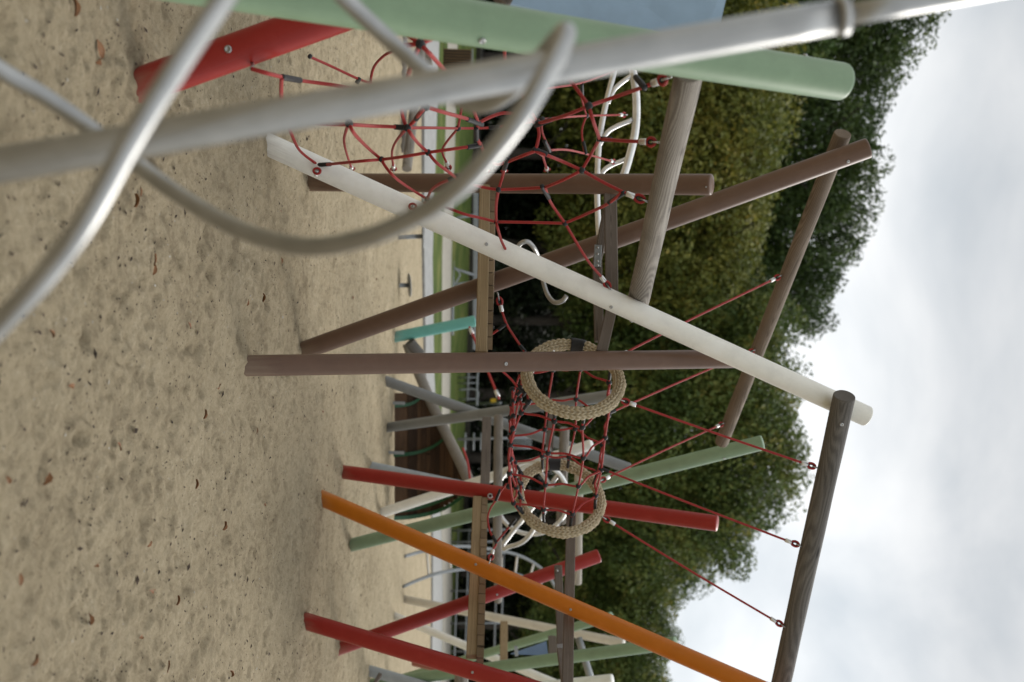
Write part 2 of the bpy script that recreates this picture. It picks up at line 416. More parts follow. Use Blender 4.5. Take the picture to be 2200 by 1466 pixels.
def build_sand():
    nr, nc = 900, 680
    t = np.linspace(0, 1, nr); Y = 2.0 * (30 / 2.0) ** t
    s = np.linspace(-1, 1, nc)
    Yg, Sg = np.meshgrid(Y, s, indexing='ij'); Xg = Sg * (.60 * Yg + 1.0)
    Z = sand_height(Xg, Yg)
    for x, y, r, h in _pits:
        i0, i1 = np.searchsorted(Y, [y - 2.5 * r, y + 2.5 * r])
        if i1 <= i0: continue
        sub = slice(i0, i1); q = ((Xg[sub] - x) ** 2 + (Yg[sub] - y) ** 2) / (r * r)
        Z[sub] += -h * np.exp(-q * 1.6) + .45 * h * np.exp(-(np.sqrt(q) - 1.35) ** 2 * 7)
    for x, y, r, h in MOUNDS:
        Z += h * np.exp(-((Xg - x) ** 2 + (Yg - y) ** 2) / (r * r)) * (1 + 1.3 * perlin(Xg * 7 + 3, Yg * 7, 9))
    fade = np.clip((19.5 - Yg) / 5, 0, 1); Z *= np.where(Yg > 14.5, .25 + .75 * fade, 1)
    global SAND_GRID; SAND_GRID = (Z, nr, nc)
    V = np.stack([Xg, Yg, Z], -1).reshape(-1, 3)
    idx = np.arange(nr * nc).reshape(nr, nc)
    Fc = np.stack([idx[:-1, :-1], idx[:-1, 1:], idx[1:, 1:], idx[1:, :-1]], -1).reshape(-1, 4)
    me = bpy.data.meshes.new('sand'); me.vertices.add(len(V)); me.vertices.foreach_set('co', V.ravel().astype(np.float32))
    me.loops.add(Fc.size); me.loops.foreach_set('vertex_index', Fc.ravel().astype(np.int32))
    me.polygons.add(len(Fc)); me.polygons.foreach_set('loop_start', np.arange(0, Fc.size, 4, dtype=np.int32))
    me.update(calc_edges=True); me.polygons.foreach_set('use_smooth', np.ones(len(Fc), dtype=bool))
    me.materials.append(M['sand']); o = bpy.data.objects.new('sand', me); put(o); tag(o, kind='structure')

def sand_material():
    m, nt, b = newmat('playground_sand')
    tc = N(nt, 'ShaderNodeTexCoord')
    n1 = N(nt, 'ShaderNodeTexNoise', Scale=1.1, Detail=7.0, Roughness=0.6); nt.links.new(tc.outputs['Object'], n1.inputs['Vector'])
    n2 = N(nt, 'ShaderNodeTexNoise', Scale=26.0, Detail=8.0, Roughness=0.75); nt.links.new(tc.outputs['Object'], n2.inputs['Vector'])
    n3 = N(nt, 'ShaderNodeTexNoise', Scale=240.0, Detail=3.0, Roughness=0.8); nt.links.new(tc.outputs['Object'], n3.inputs['Vector'])
    a = N(nt, 'ShaderNodeMath', operation='MULTIPLY_ADD'); a.inputs[1].default_value = .45
    nt.links.new(n2.outputs['Fac'], a.inputs[0])
    k = N(nt, 'ShaderNodeMath', operation='MULTIPLY_ADD'); k.inputs[1].default_value = .35; nt.links.new(n3.outputs['Fac'], k.inputs[0])
    k2 = N(nt, 'ShaderNodeMath', operation='MULTIPLY'); k2.inputs[1].default_value = .22; nt.links.new(n1.outputs['Fac'], k2.inputs[0])
    nt.links.new(k2.outputs[0], k.inputs[2]); nt.links.new(k.outputs[0], a.inputs[2])
    r = ramp(nt, a.outputs[0], [(0.36, (.23, .178, .110)), (0.45, (.435, .352, .228)), (0.55, (.545, .452, .302)), (0.65, (.68, .585, .42))])
    nd = N(nt, 'ShaderNodeTexNoise', Scale=6.5, Detail=9.0, Roughness=0.72, Distortion=.4); nt.links.new(tc.outputs['Object'], nd.inputs['Vector'])
    dr = ramp(nt, nd.outputs['Fac'], [(0.50, (0, 0, 0)), (0.60, (.36, .36, .36)), (.72, (.55, .55, .55))])
    md = N(nt, 'ShaderNodeMix', data_type='RGBA'); nt.links.new(dr.outputs[0], md.inputs[0])
    nt.links.new(r.outputs[0], md.inputs[6]); md.inputs[7].default_value = (.20, .157, .098, 1)
    # bark crumbs and dark organic specks, pale grit
    vo = N(nt, 'ShaderNodeTexVoronoi', Scale=38.0); vo.inputs['Randomness'].default_value = 1
    nt.links.new(tc.outputs['Object'], vo.inputs['Vector'])
    dk = ramp(nt, vo.outputs['Distance'], [(0.12, (1, 1, 1)), (0.24, (0, 0, 0))])
    nm = N(nt, 'ShaderNodeTexNoise', Scale=7.0, Detail=3.0); nt.links.new(tc.outputs['Object'], nm.inputs['Vector'])
    ms = ramp(nt, nm.outputs['Fac'], [(0.48, (0, 0, 0)), (0.60, (.9, .9, .9))])
    mm = N(nt, 'ShaderNodeMath', operation='MULTIPLY'); nt.links.new(dk.outputs[0], mm.inputs[0]); nt.links.new(ms.outputs[0], mm.inputs[1])
    mx = N(nt, 'ShaderNodeMix', data_type='RGBA'); nt.links.new(mm.outputs[0], mx.inputs[0])
    nt.links.new(md.outputs[2], mx.inputs[6]); mx.inputs[7].default_value = (.06, .04, .026, 1)
    v2 = N(nt, 'ShaderNodeTexVoronoi', Scale=55.0); nt.links.new(tc.outputs['Object'], v2.inputs['Vector'])
    lg = ramp(nt, v2.outputs['Distance'], [(0.05, (.9, .9, .9)), (0.10, (0, 0, 0))])
    ml = ramp(nt, nm.outputs['Fac'], [(0.36, (.8, .8, .8)), (0.46, (0, 0, 0))])
    m3 = N(nt, 'ShaderNodeMath', operation='MULTIPLY'); nt.links.new(lg.outputs[0], m3.inputs[0]); nt.links.new(ml.outputs[0], m3.inputs[1])
    mx2 = N(nt, 'ShaderNodeMix', data_type='RGBA'); nt.links.new(m3.outputs[0], mx2.inputs[0])
    nt.links.new(mx.outputs[2], mx2.inputs[6]); mx2.inputs[7].default_value = (.66, .64, .58, 1)
    nt.links.new(mx2.outputs[2], b.inputs['Base Color'])
    b.inputs['Roughness'].default_value = .95; b.inputs['Specular IOR Level'].default_value = .15
    h = N(nt, 'ShaderNodeMath', operation='MULTIPLY_ADD'); h.inputs[1].default_value = .25
    nt.links.new(n3.outputs['Fac'], h.inputs[0]); nt.links.new(n2.outputs['Fac'], h.inputs[2])
    bump(nt, b, h.outputs[0], 1.0, 0.05)
    return m
M['sand'] = sand_material()

def grass_material():
    m, nt, b = newmat('mown_grass')
    tc = N(nt, 'ShaderNodeTexCoord')
    n1 = N(nt, 'ShaderNodeTexNoise', Scale=.7, Detail=6.0); nt.links.new(tc.outputs['Object'], n1.inputs['Vector'])
    n2 = N(nt, 'ShaderNodeTexNoise', Scale=18.0, Detail=6.0, Roughness=.8); nt.links.new(tc.outputs['Object'], n2.inputs['Vector'])
    a = N(nt, 'ShaderNodeMath', operation='MULTIPLY_ADD'); a.inputs[1].default_value = .5
    k = N(nt, 'ShaderNodeMath', operation='MULTIPLY'); k.inputs[1].default_value = .5; nt.links.new(n2.outputs['Fac'], k.inputs[0])
    nt.links.new(n1.outputs['Fac'], a.inputs[0]); nt.links.new(k.outputs[0], a.inputs[2])
    r = ramp(nt, a.outputs[0], [(0.34, (.035, .058, .014)), (0.5, (.085, .118, .030)), (0.66, (.20, .19, .065))])
    nt.links.new(r.outputs[0], b.inputs['Base Color']); b.inputs['Roughness'].default_value = .9
    b.inputs['Specular IOR Level'].default_value = .1
    bump(nt, b, n2.outputs['Fac'], .8, .04); return m
M['grass'] = grass_material()
M['concrete'] = plain('pale_concrete', (.285, .285, .275), .9, .22, 7, .3)
M['gravel'] = plain('pale_gravel_path', (.31, .285, .235), .95, .2, 6, .3)
M['forest_floor'] = plain('forest_floor', (.030, .027, .018), .95, .5, 2, .5)

def strip(name, near, far, z, mat, thick=None, kind='structure', z2=None):
    """ground sheet between two polylines of (x, y)"""
    n = len(near); V = [(x, y, z) for x, y in near] + [(x, y, z if z2 is None else z2) for x, y in far]
    Fc = [(i, i + 1, n + i + 1, n + i) for i in range(n - 1)]
    if thick:
        b0 = len(V); V += [(x, y, z - thick) for x, y in near]
        Fc += [(b0 + i, b0 + i + 1, i + 1, i) for i in range(n - 1)]
    o = mk(name, V, Fc, M[mat], None, Matrix.Identity(4), False); return tag(o, kind=kind)
A_ = [(-40, 2), (-14, 15), (-5.6, 18.7), (-1.7, 20.7), (.8, 22.6), (5.3, 28), (7.8, 29.4), (18, 33), (50, 38)]
B_ = [(-44, 6), (-15, 19.5), (-6.9, 23.2), (-1.9, 23.5), (.8, 25.8), (6.2, 33.2), (9.8, 37), (20, 40), (54, 45)]
C_ = [(-46, 12), (-16, 24), (-7.6, 27), (-2.2, 27.8), (1.9, 30.6), (6.4, 33.6), (10.0, 37.3), (21, 41), (55, 46)]
D_ = [(-48, 22), (-17, 31), (-8.0, 33.4), (-2.8, 34), (2.4, 37), (7.4, 42), (12.2, 48), (22, 51), (56, 54)]
E_ = [(-50, 36), (-20, 42.5), (-9, 43.2), (-3.6, 43.5), (3.0, 46), (8, 49), (13, 54), (23, 57), (57, 58)]
build = strip('ground', [(-300, -80), (300, -80)], [(-300, 300), (300, 300)], -.16, 'grass')
strip('sand_pit', [(-60, -20), (60, -20)], [(-60, 36.5), (60, 36.5)], -.075, 'sand')
strip('concrete_kerb', A_, B_, .055, 'concrete', .25)
strip('lawn', B_, C_, .050, 'grass', .2)
strip('path', C_, D_, .056, 'gravel', .2)
strip('verge', D_, E_, .052, 'grass', .2, z2=.42)
strip('forest_ground', E_, [(-60, 130), (-30, 130), (-12, 130), (-4, 130), (3, 130), (9, 130), (14, 130), (30, 130), (70, 130)], .62, 'forest_floor', .2)

# ------------------------------------------------------------------ trees
def leaf_mat(name, cols, trans=.22):
    m, nt, b = newmat(name)
    ge = N(nt, 'ShaderNodeNewGeometry'); tc = N(nt, 'ShaderNodeTexCoord')
    n1 = N(nt, 'ShaderNodeTexNoise', Scale=.55, Detail=4.0, Roughness=.65); nt.links.new(tc.outputs['Object'], n1.inputs['Vector'])
    a = N(nt, 'ShaderNodeMath', operation='MULTIPLY'); a.inputs[1].default_value = .20; nt.links.new(ge.outputs['Random Per Island'], a.inputs[0])
    k = N(nt, 'ShaderNodeMath', operation='MULTIPLY_ADD'); k.inputs[1].default_value = 1.25
    nt.links.new(n1.outputs['Fac'], k.inputs[0]); nt.links.new(a.outputs[0], k.inputs[2])
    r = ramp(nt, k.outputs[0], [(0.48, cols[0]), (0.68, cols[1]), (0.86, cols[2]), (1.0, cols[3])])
    nt.links.new(r.outputs[0], b.inputs['Base Color']); b.inputs['Roughness'].default_value = .55
    b.inputs['Specular IOR Level'].default_value = .25
    t = N(nt, 'ShaderNodeBsdfTranslucent'); nt.links.new(r.outputs[0], t.inputs['Color'])
    ms = N(nt, 'ShaderNodeMixShader'); ms.inputs[0].default_value = trans
    out = nt.nodes['Material Output']
    nt.links.new(b.outputs[0], ms.inputs[1]); nt.links.new(t.outputs[0], ms.inputs[2]); nt.links.new(ms.outputs[0], out.inputs['Surface'])
    return m
M['leaf_olive'] = leaf_mat('olive_foliage', [(.040, .070, .016), (.095, .142, .034), (.175, .205, .048), (.29, .235, .055)])
M['leaf_dark'] = leaf_mat('dark_green_foliage', [(.020, .040, .010), (.050, .085, .020), (.090, .135, .032), (.14, .17, .045)])
M['leaf_yellow'] = leaf_mat('yellow_green_foliage', [(.070, .095, .018), (.155, .175, .036), (.255, .245, .050), (.36, .27, .055)])
M['leaf_fresh'] = leaf_mat('fresh_green_foliage', [(.030, .060, .015), (.065, .115, .026), (.11, .155, .04), (.15, .17, .05)])
M['leaf_shade'] = leaf_mat('shade_painted_foliage', [(.008, .014, .007), (.016, .026, .011), (.028, .040, .016), (.045, .050, .02)])  # leaf colours darkened to paint in the shade beneath the trees

def leaves(seed, lumps, count, size, droop=.3, fill=.35):
    """leaf quads scattered through ellipsoid lumps [(cx,cy,cz,rx,ry,rz)]"""
    rg = np.random.default_rng(seed); L = np.array(lumps)
    wgt = L[:, 3] * L[:, 4] + L[:, 4] * L[:, 5]; wgt /= wgt.sum()
    k = rg.choice(len(L), count, p=wgt)
    d = rg.normal(size=(count, 3)); d /= np.linalg.norm(d, axis=1)[:, None]
    rad = np.where(rg.random(count) < fill, rg.random(count) ** .5, .82 + .25 * rg.random(count))
    # ragged shell: twig tufts stand out of the lump
    tuft = rg.normal(size=(len(L), 14, 3)); tuft /= np.linalg.norm(tuft, axis=2)[..., None]
    dt = np.einsum('ij,ikj->ik', d, tuft[k]).max(1); rad *= .80 + .36 * np.clip((dt - .72) / .28, 0, 1)
    c = L[k, :3] + d * rad[:, None] * L[k, 3:]
    nrm = d * .55 + rg.normal(size=(count, 3)) * .6 + np.array([0, 0, .45]); nrm /= np.linalg.norm(nrm, axis=1)[:, None]
    u = rg.normal(size=(count, 3)) + d * .5 - np.array([0, 0, droop * 2.2]); u -= nrm * (u * nrm).sum(1)[:, None]
    u /= np.linalg.norm(u, axis=1)[:, None]; v = np.cross(nrm, u)
    s = size * (.6 + .8 * rg.random(count))[:, None]; w = s * (.34 + .22 * rg.random(count))[:, None]
    V = np.stack([c - u * s * .5, c + v * w * .5 - u * s * .05 + nrm * s * .06, c + u * s * .5, c - v * w * .5 - u * s * .05 + nrm * s * .06], 1).reshape(-1, 3)
    return V
def quad_mesh(name, V, mat):
    n = len(V) // 4; me = bpy.data.meshes.new(name)
    me.vertices.add(len(V)); me.vertices.foreach_set('co', V.ravel().astype(np.float32))
    me.loops.add(4 * n); me.loops.foreach_set('vertex_index', np.arange(4 * n, dtype=np.int32))
    me.polygons.add(n); me.polygons.foreach_set('loop_start', np.arange(0, 4 * n, 4, dtype=np.int32))
    me.update(calc_edges=True); me.materials.append(mat); return me
def crown_lumps(seed, H, R, base, n):
    rg = np.random.default_rng(seed); out = []
    for i in range(n):
        t = (i + .5) / n; z = base + (H - base) * (t ** .85)
        prof = math.sin(math.pi * min(1, .10 + .86 * t)) ** .6
        a = i * 2.4 + rg.uniform(-.5, .5); rr = R * prof * rg.uniform(.35, .82)
        lr = R * rg.uniform(.20, .38) * (.65 + .5 * prof)
        out.append((rr * math.cos(a), rr * math.sin(a), min(z, H - lr * .75), lr, lr, lr * rg.uniform(.7, 1.0)))
    for t in (.3, .55, .78): out.append((0, 0, base + (H - base) * t, R * .55, R * .55, (H - base) * .2))
    return out
def trunk_mesh(seed, H, r):
    rg = random.Random(seed); V, Fc = [], []
    def add(pts, r0, r1):
        v, f, _ = sweep(smooth_path(pts, 4), lambda t: r0 + (r1 - r0) * t, 8); b = len(V)
        V.extend(v); Fc.extend(tuple(i + b for i in ff) for ff in f)
    add([(0, 0, -.3), (rg.uniform(-.2, .2), rg.uniform(-.2, .2), H * .3), (rg.uniform(-.4, .4), rg.uniform(-.4, .4), H * .6), (rg.uniform(-.5, .5), rg.uniform(-.5, .5), H * .9)], r, r * .2)
    for i in range(9):
        z = H * (.2 + .07 * i); a = i * 2.3 + rg.random(); l = H * rg.uniform(.14, .24)
        add([(0, 0, z), (math.cos(a) * l * .5, math.sin(a) * l * .5, z + l * .45), (math.cos(a) * l, math.sin(a) * l, z + l * .7)], r * .38, r * .08)
    me = bpy.data.meshes.new('trunk'); me.from_pydata([tuple(v) for v in V], [], Fc)
    me.polygons.foreach_set('use_smooth', [True] * len(me.polygons)); me.materials.append(M['bark']); return me

TREE_ME = {}
def tree_kind(key, seed, H, R, base, n, count, size, mat, droop):
    TREE_ME[key] = (H, quad_mesh('crown', leaves(seed, crown_lumps(seed, H, R, base, n), count, size, droop), M[mat]), trunk_mesh(seed, H, .017 * H + .05))
tree_kind('olive', 3, 15, 4.6, 4.3, 44, 52000, .21, 'leaf_olive', .55)
tree_kind('olive2', 5, 14, 4.2, 3.9, 40, 46000, .20, 'leaf_olive', .7)
tree_kind('yellow', 8, 12, 4.3, 3.1, 40, 46000, .20, 'leaf_yellow', .4)
tree_kind('dark', 13, 22, 5.4, 3.0, 46, 62000, .24, 'leaf_dark', .3)
tree_kind('dark2', 17, 18, 4.6, 2.0, 42, 54000, .23, 'leaf_dark', .35)
tree_kind('fresh', 21, 13, 3.2, 3.0, 18, 14000, .25, 'leaf_fresh', .35)
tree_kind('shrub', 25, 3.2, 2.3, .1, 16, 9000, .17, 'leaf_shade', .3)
def tree(name, key, x, y, h, rot, label, group, wide=1.0):
    H, cm, tm = TREE_ME[key]; s = h / H
    zb = .6
    o = thing(name, (x, y, zb), label, 'shrub' if key == 'shrub' else 'tree', group)
    for nm, me in (('crown', cm), ('trunk', tm)):
        c = bpy.data.objects.new(nm, me)
        put(c, o, Matrix.Translation((x, y, zb)) @ Matrix.Rotation(rot, 4, 'Z') @ Matrix.Diagonal((s * wide, s * wide, s, 1)))
    return o
TG = 'trees of the wood behind the playground'
def tx(py, D): return (py - 733) / FPX * D
for nm, key, py, D, px_top, rot, wide, lab in [
    ('broadleaf_tree', 'dark', -60, 55, 2025, .3, 1.0, 'tallest dark green tree, behind the thin end of the steel pole'),
    ('broadleaf_tree', 'dark', 120, 56, 1945, 2.0, .9, 'tall dark green tree rising beyond the rounded top of the big green post'),
    ('broadleaf_tree', 'dark2', 290, 54, 1890, 4.1, .95, 'dark green tree showing beyond the crossed tips of brown post and log'),
    ('broadleaf_tree', 'dark2', 455, 54, 1862, 1.2, .9, 'dark green tree with a notched crown just right of the brown post tip'),
    ('broadleaf_tree', 'dark2', 600, 53, 1800, 5.2, .9, 'dark green tree with a round top jutting into the sky over the far log'),
    ('broadleaf_tree', 'yellow', 130, 46, 1700, .7, 1.0, 'yellow-tinged tree behind the big green post, lower than the dark trees'),
    ('broadleaf_tree', 'yellow', 330, 45, 1660, 2.9, 1.1, 'yellow-olive bushy tree between the upright brown post and the leaning one'),
    ('broadleaf_tree', 'fresh', 60, 48, 1800, 1.5, .9, 'small fresh green tree between the steel pole collar and the dark wood'),
    ('broadleaf_tree', 'yellow', 520, 46, 1630, 4.6, 1.0, 'yellow-olive tree behind the middle of the long far log'),
    ('broadleaf_tree', 'olive2', 690, 47, 1690, 2.2, .9, 'olive tree in the dip of the skyline behind the cream post'),
    ('broadleaf_tree', 'olive', 850, 46, 1715, .9, .95, 'olive tree behind the upper tip of the tall green post'),
    ('broadleaf_tree', 'olive', 985, 47, 1720, 3.6, .9, 'olive tree with the highest loose crown left of the dark crossbeam log'),
    ('broadleaf_tree', 'olive2', 1115, 46, 1620, 5.6, .9, 'olive tree behind the tip of the red post with feathery twigs against white cloud'),
    ('broadleaf_tree', 'olive', 1235, 47, 1435, 1.9, .95, 'lower olive tree behind the ropes to the dark crossbeam log'),
    ('broadleaf_tree', 'olive2', 1345, 46, 1450, .2, 1.1, 'low olive tree with sky gaps behind the orange post'),
    ('broadleaf_tree', 'olive', 1475, 47, 1435, 4.4, 1.1, 'low olive tree at the bottom edge beyond the white post stub'),
    ('broadleaf_tree', 'dark2', 760, 60, 1600, 3.3, 1.0, 'dark tree deep in the wood behind the netted rope tunnel'),
    ('broadleaf_tree', 'dark2', 1180, 60, 1520, 2.7, 1.1, 'dark tree deep in the wood behind the two red crossing posts'),
]:
    D += 2.5; X = tx(py, D); hz = 1055 - .035 * (py - 733); h = H0 - .6 + (px_top - hz) / FPX * D
    tree(nm, key, X, D, h, rot, lab, TG, wide)
k = 0
SH = ['behind the slatted litter bin', 'behind the big green post and the net', 'behind the netting joint with the coil', 'left of the upright brown post', 'right of the upright brown post', 'behind the cream post and the deck', 'behind the leaning brown post', 'behind the first hemp ring', 'behind the pipe railing', 'behind the second hemp ring', 'behind the wire mesh panel', 'behind the arched ladder', 'behind the dark red post', 'behind the orange post foot', 'behind the light timber beam', 'at the bottom edge behind the red posts']
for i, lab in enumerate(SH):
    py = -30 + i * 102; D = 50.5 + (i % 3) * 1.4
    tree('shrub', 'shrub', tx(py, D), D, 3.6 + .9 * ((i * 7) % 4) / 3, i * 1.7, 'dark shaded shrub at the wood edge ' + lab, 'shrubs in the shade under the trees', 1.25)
# the wood going on behind as one mass
lum = [(x, 66 + 6 * math.sin(x * 1.7), z, 5.0, 4.0, 3.4) for x in np.arange(-46, 47, 5.2) for z in ((2.5, 7.0) if x > 3 else (2.5, 7.5, 11))]
wo = bpy.data.objects.new('woodland', quad_mesh('woodland', leaves(31, lum, 60000, .62, .3, .5), M['leaf_dark'])); put(wo); tag(wo, kind='stuff')

# ------------------------------------------------------------------ foreground: stainless pole with its coil
def up_lab(o, s): o['label'] = s; return o
cp = thing('climbing_pole', G(-700, 480), 'blurred stainless climbing pole with a tube coiled round it, nearest to the viewer', 'climbing pole')
tube('pole', [P(-760, 494, 1.66), P(0, 356, 1.68), P(900, 195, 1.72), P(1800, 36, 1.78)], .0305, 'steel', cp, 28, 6)
tube('collar', [P(1797, 36.5, 1.78), P(1818, 33, 1.78)], .0355, 'steel', cp, 28, 2)
tube('upper_pole', [P(1806, 35, 1.78), P(2330, -58, 1.84)], .0195, 'steel', cp, 24, 4)
coil = [(-300, 1000, 1.62), (-150, 862, 1.56), (-40, 738, 1.51), (40, 655, 1.48), (110, 577, 1.46), (190, 466, 1.44), (280, 305, 1.44), (380, 145, 1.46), (490, -15, 1.52), (560, -108, 1.62), (612, -135, 1.76), (665, -92, 1.88), (722, -22, 1.95), (820, 72, 2.0), (905, 147, 2.0), (975, 206, 1.99), (1035, 226, 1.96), (1098, 196, 1.89), (1160, 128, 1.79), (1204, 78, 1.69), (1216, 72, 1.62), (1200, 115, 1.57), (1162, 180, 1.53), (1100, 275, 1.53), (1000, 390, 1.58), (900, 462, 1.66), (780, 513, 1.74), (650, 530, 1.84), (520, 496, 1.93), (400, 430, 1.99), (300, 358, 2.02), (190, 273, 2.02), (90, 203, 1.99), (0, 150, 1.94), (-100, 80, 1.88), (-260, -40, 1.8)]
tube('coil', [P(*c) for c in coil], .0172, 'steel', cp, 20, 8)

# ------------------------------------------------------------------ near left tower
lt = thing('climbing_tower', G(300, 160), 'near climbing tower cut by the top edge, big green post, red strut and blue panel', 'climbing tower')
gb = P(-230, -148, 2.5); gt = P(1809, 176, 3.84)
gdir = (gt - gb).normalized(); gb = gb - gdir * (gb.z / gdir.z) if gdir.z else gb
post('green_big', gb, gt, .0715, 'green', lt, 'thick pale green leaning post')
post('red_near', G(297, 186), P(1000, -66, 4.05), .0735, 'red', lt, 'red leaning strut with a steel bolt')
bolt(POSTS['red_near'], 490, 106, .016)
bolt(POSTS['green_big'], 1036, 88, .012); bolt(POSTS['green_big'], 1738, 88, .009)
# slim darker band of worn paint round the green post tip
pb = [P(1098, 8, 3.75), P(1500, 102, 3.95), P(1548, 50, 3.98), P(1580, -90, 4.0), P(1180, -150, 3.85)]
nrm = (pb[1] - pb[0]).cross(pb[4] - pb[0]).normalized(); nrm = nrm if nrm.y > 0 else -nrm
n = len(pb); c0 = pb[0]
mk('panel', [v - c0 for v in pb] + [v + nrm * .018 - c0 for v in pb], [tuple(range(n)), tuple(reversed(range(n, 2 * n)))] + [(i, i + n, (i + 1) % n + n, (i + 1) % n) for i in range(n)], M['blue'], lt, Matrix.Translation(c0), False)
beam('deck_beam', P(1010, -70, 3.95), P(1096, 12, 3.92), .05, .05, 'timber_grey', lt)
beam('deck_beam', P(1122, -8, 3.95), P(1098, 10, 3.93), .05, .05, 'timber_grey', lt)
for x, y in ((1, 0),): MOUNDS.append((G(297, 186).x, G(297, 186).y, .15, .02))

# ------------------------------------------------------------------ near brown and cream tower
t1 = thing('climbing_tower', G(650, 560), 'climbing tower of three brown posts and one long cream post with timber deck', 'climbing tower')
post('cream', G(572, 309), P(1863, 895, 7.0), .0735, 'cream', t1, 'long cream post leaning across the tower')
post('brown_a', G(530, 786), P(1585, 771, 7.12), .0665, 'brown', t1, 'upright brown post nearest to the viewer')
post('brown_b', G(660, 392), P(1529, 397, 6.55), .0705, 'brown', t1, 'upright brown post with a pale domed end')
post('brown_c', G(648, 755), P(1866, 318, 7.0), .0730, 'brown', t1, 'long leaning brown post')
for px, py in ((1045, 525), (1313, 660), (1355, 692)): bolt(POSTS['cream'], px, py)
bolt(POSTS['brown_a'], 1087, 782, .013); bolt(POSTS['brown_c'], 1822, 347, .012); bolt(POSTS['brown_b'], 1517, 402, .006)
# deck
dz = .062
beam('deck_beam', P(1042, 400, 7.18), P(1034, 760, 6.66), .06, .078, 'timber_light', t1)
beam('deck_beam', P(1042, 406, 7.25), P(1040, 640, 7.75), .06, .078, 'timber_light', t1)
beam('deck_beam', P(1040, 640, 7.75), P(1035, 768, 6.72), .06, .078, 'timber_light', t1)
a0, a1, b0_, b1 = P(1058.5, 406, 7.16), P(1051, 754, 6.66), P(1057, 600, 7.8), P(1053, 680, 7.62)
nb = 13
bs = []
for i in range(nb):
    u0, u1 = i / nb, (i + .93) / nb; um = (u0 + u1) / 2
    f = a0.lerp(a1, um); g = b0_.lerp(b1, um)
    w = (a1 - a0).length / nb * .93
    bs.append((f, g, w))
V, Fc = [], []
for f, g, w in bs:
    d = (g - f); d.z = 0; d.normalize(); s = (a1 - a0).normalized() * w / 2; h = Vector((0, 0, .021))
    b = len(V); V += [f - s - h, f + s - h, f + s + h, f - s + h, g - s * .5 - h, g + s * .5 - h, g + s * .5 + h, g - s * .5 + h]
    Fc += [tuple(q + b for q in ff) for ff in ((0, 1, 2, 3), (5, 4, 7, 6), (3, 2, 6, 7), (1, 0, 4, 5), (1, 5, 6, 2), (4, 0, 3, 7))]
mk('deck', [v - a0 for v in V], Fc, M['timber_end'], t1, Matrix.Translation(a0), False)
# handrails
beam('handrail', P(1311, 411, 6.85), P(1315, 655, 7.05), .045, .088, 'timber_grey', t1)
beam('handrail', P(1313, 668, 6.98), P(1292, 758, 6.86), .045, .078, 'timber_grey', t1)
beam('handrail', P(1309, 432, 7.0), P(1284, 556, 7.28), .045, .062, 'timber_grey', t1)
beam('handrail', P(1283, 553, 7.26), P(1287, 735, 7.05), .045, .066, 'timber_grey', t1)
br = beam('bracket', P(1285, 526, 7.19), P(1283, 574, 7.21), .012, .052, 'galv', t1, bev=.002)
for py in (532, 546, 561, 570):
    q = P(1284, py, 7.178); V, Fc = lathe([(.006, -.004), (.009, .0), (.009, .006), (.006, .008)], 10)
    mk('bolt', V, Fc, M['steel'], br, axis_mat(q, q + Vector((0, -1, 0))))
tube('climbing_handle', [P(1108, 546, 6.86), P(1112, 532, 6.84), P(1121, 522, 6.83), P(1134, 520, 6.83), P(1147, 533, 6.88), P(1156, 552, 7.0), P(1163, 585, 7.1), P(1169, 612, 7.05), P(1178, 636, 6.93), P(1192, 650, 6.85), P(1208, 647, 6.82), P(1217, 636, 6.8)], .0165, 'steel', t1, 14, 6)
for px, py in ((530, 786), (660, 392), (648, 755), (578, 312)):
    g = G(px, py); MOUNDS.append((g.x, g.y, .15, .022))

# ------------------------------------------------------------------ red, orange and green tower
t2 = thing('climbing_tower', G(720, 1200), 'climbing tower with an orange post, three red posts and one tall green post', 'climbing tower')
post('orange', G(690, 1070), P(1850, 1575, 7.5), .0725, 'orange', t2, 'orange leaning post')
post('red_a', G(735, 1014), P(1541, 1125, 8.9), .0725, 'red', t2, 'red post with a pale rounded end beside the hemp ring')
post('green_a', G(748, 1173), P(1639, 951, 9.7), .073, 'green', t2, 'green leaning post')
post('red_b', G(724, 1395), P(1287, 1194, 10.7), .0725, 'red', t2, 'dark red leaning post, short, behind the orange post')
post('red_c', G(651, 1333), P(1560, 1604, 7.5), .0705, 'red', t2, 'red leaning post at the bottom edge')
for k_, px, py in (('orange', 1022, 1213), ('orange', 1226, 1310), ('red_b', 1068, 1278), ('red_c', 1015, 1445), ('green_a', 1065, 1131), ('green_a', 1556, 985)): bolt(POSTS[k_], px, py, .011)
beam('deck_beam', P(1026, 1070, 9.7), P(1013, 1412, 8.12), .06, .088, 'timber_light', t2)
f0, f1 = P(1042, 1068, 9.66), P(1031.5, 1412, 8.06)
g0, g1 = f0 + Vector((1.2, 1.0, 0)), f1 + Vector((1.3, 1.1, 0))
V, Fc = [], []
nb = 17
for i in range(nb):
    um = (i + .5) / nb; f = f0.lerp(f1, um); g = g0.lerp(g1, um); s = (f1 - f0) / nb * .465; h = Vector((0, 0, .027 + .002 * (i % 3)))
    b = len(V); V += [f - s - h, f + s - h, f + s + h, f - s + h, g - s - h, g + s - h, g + s + h, g - s + h]
    Fc += [tuple(q + b for q in ff) for ff in ((0, 1, 2, 3), (5, 4, 7, 6), (3, 2, 6, 7), (1, 0, 4, 5), (1, 5, 6, 2), (4, 0, 3, 7))]
mk('deck', [v - f0 for v in V], Fc, M['timber_end'], t2, Matrix.Translation(f0), False)
beam('handrail', P(1227, 1100, 9.5), P(1219, 1480, 7.75), .05, .088, 'timber_grey', t2)
beam('handrail', P(1199, 1216, 10.5), P(1206, 1400, 9.9), .05, .082, 'timber_grey', t2)
beam('handrail', P(1205, 1394, 9.92), P(1217, 1475, 8.4), .05, .082, 'timber_grey', t2)
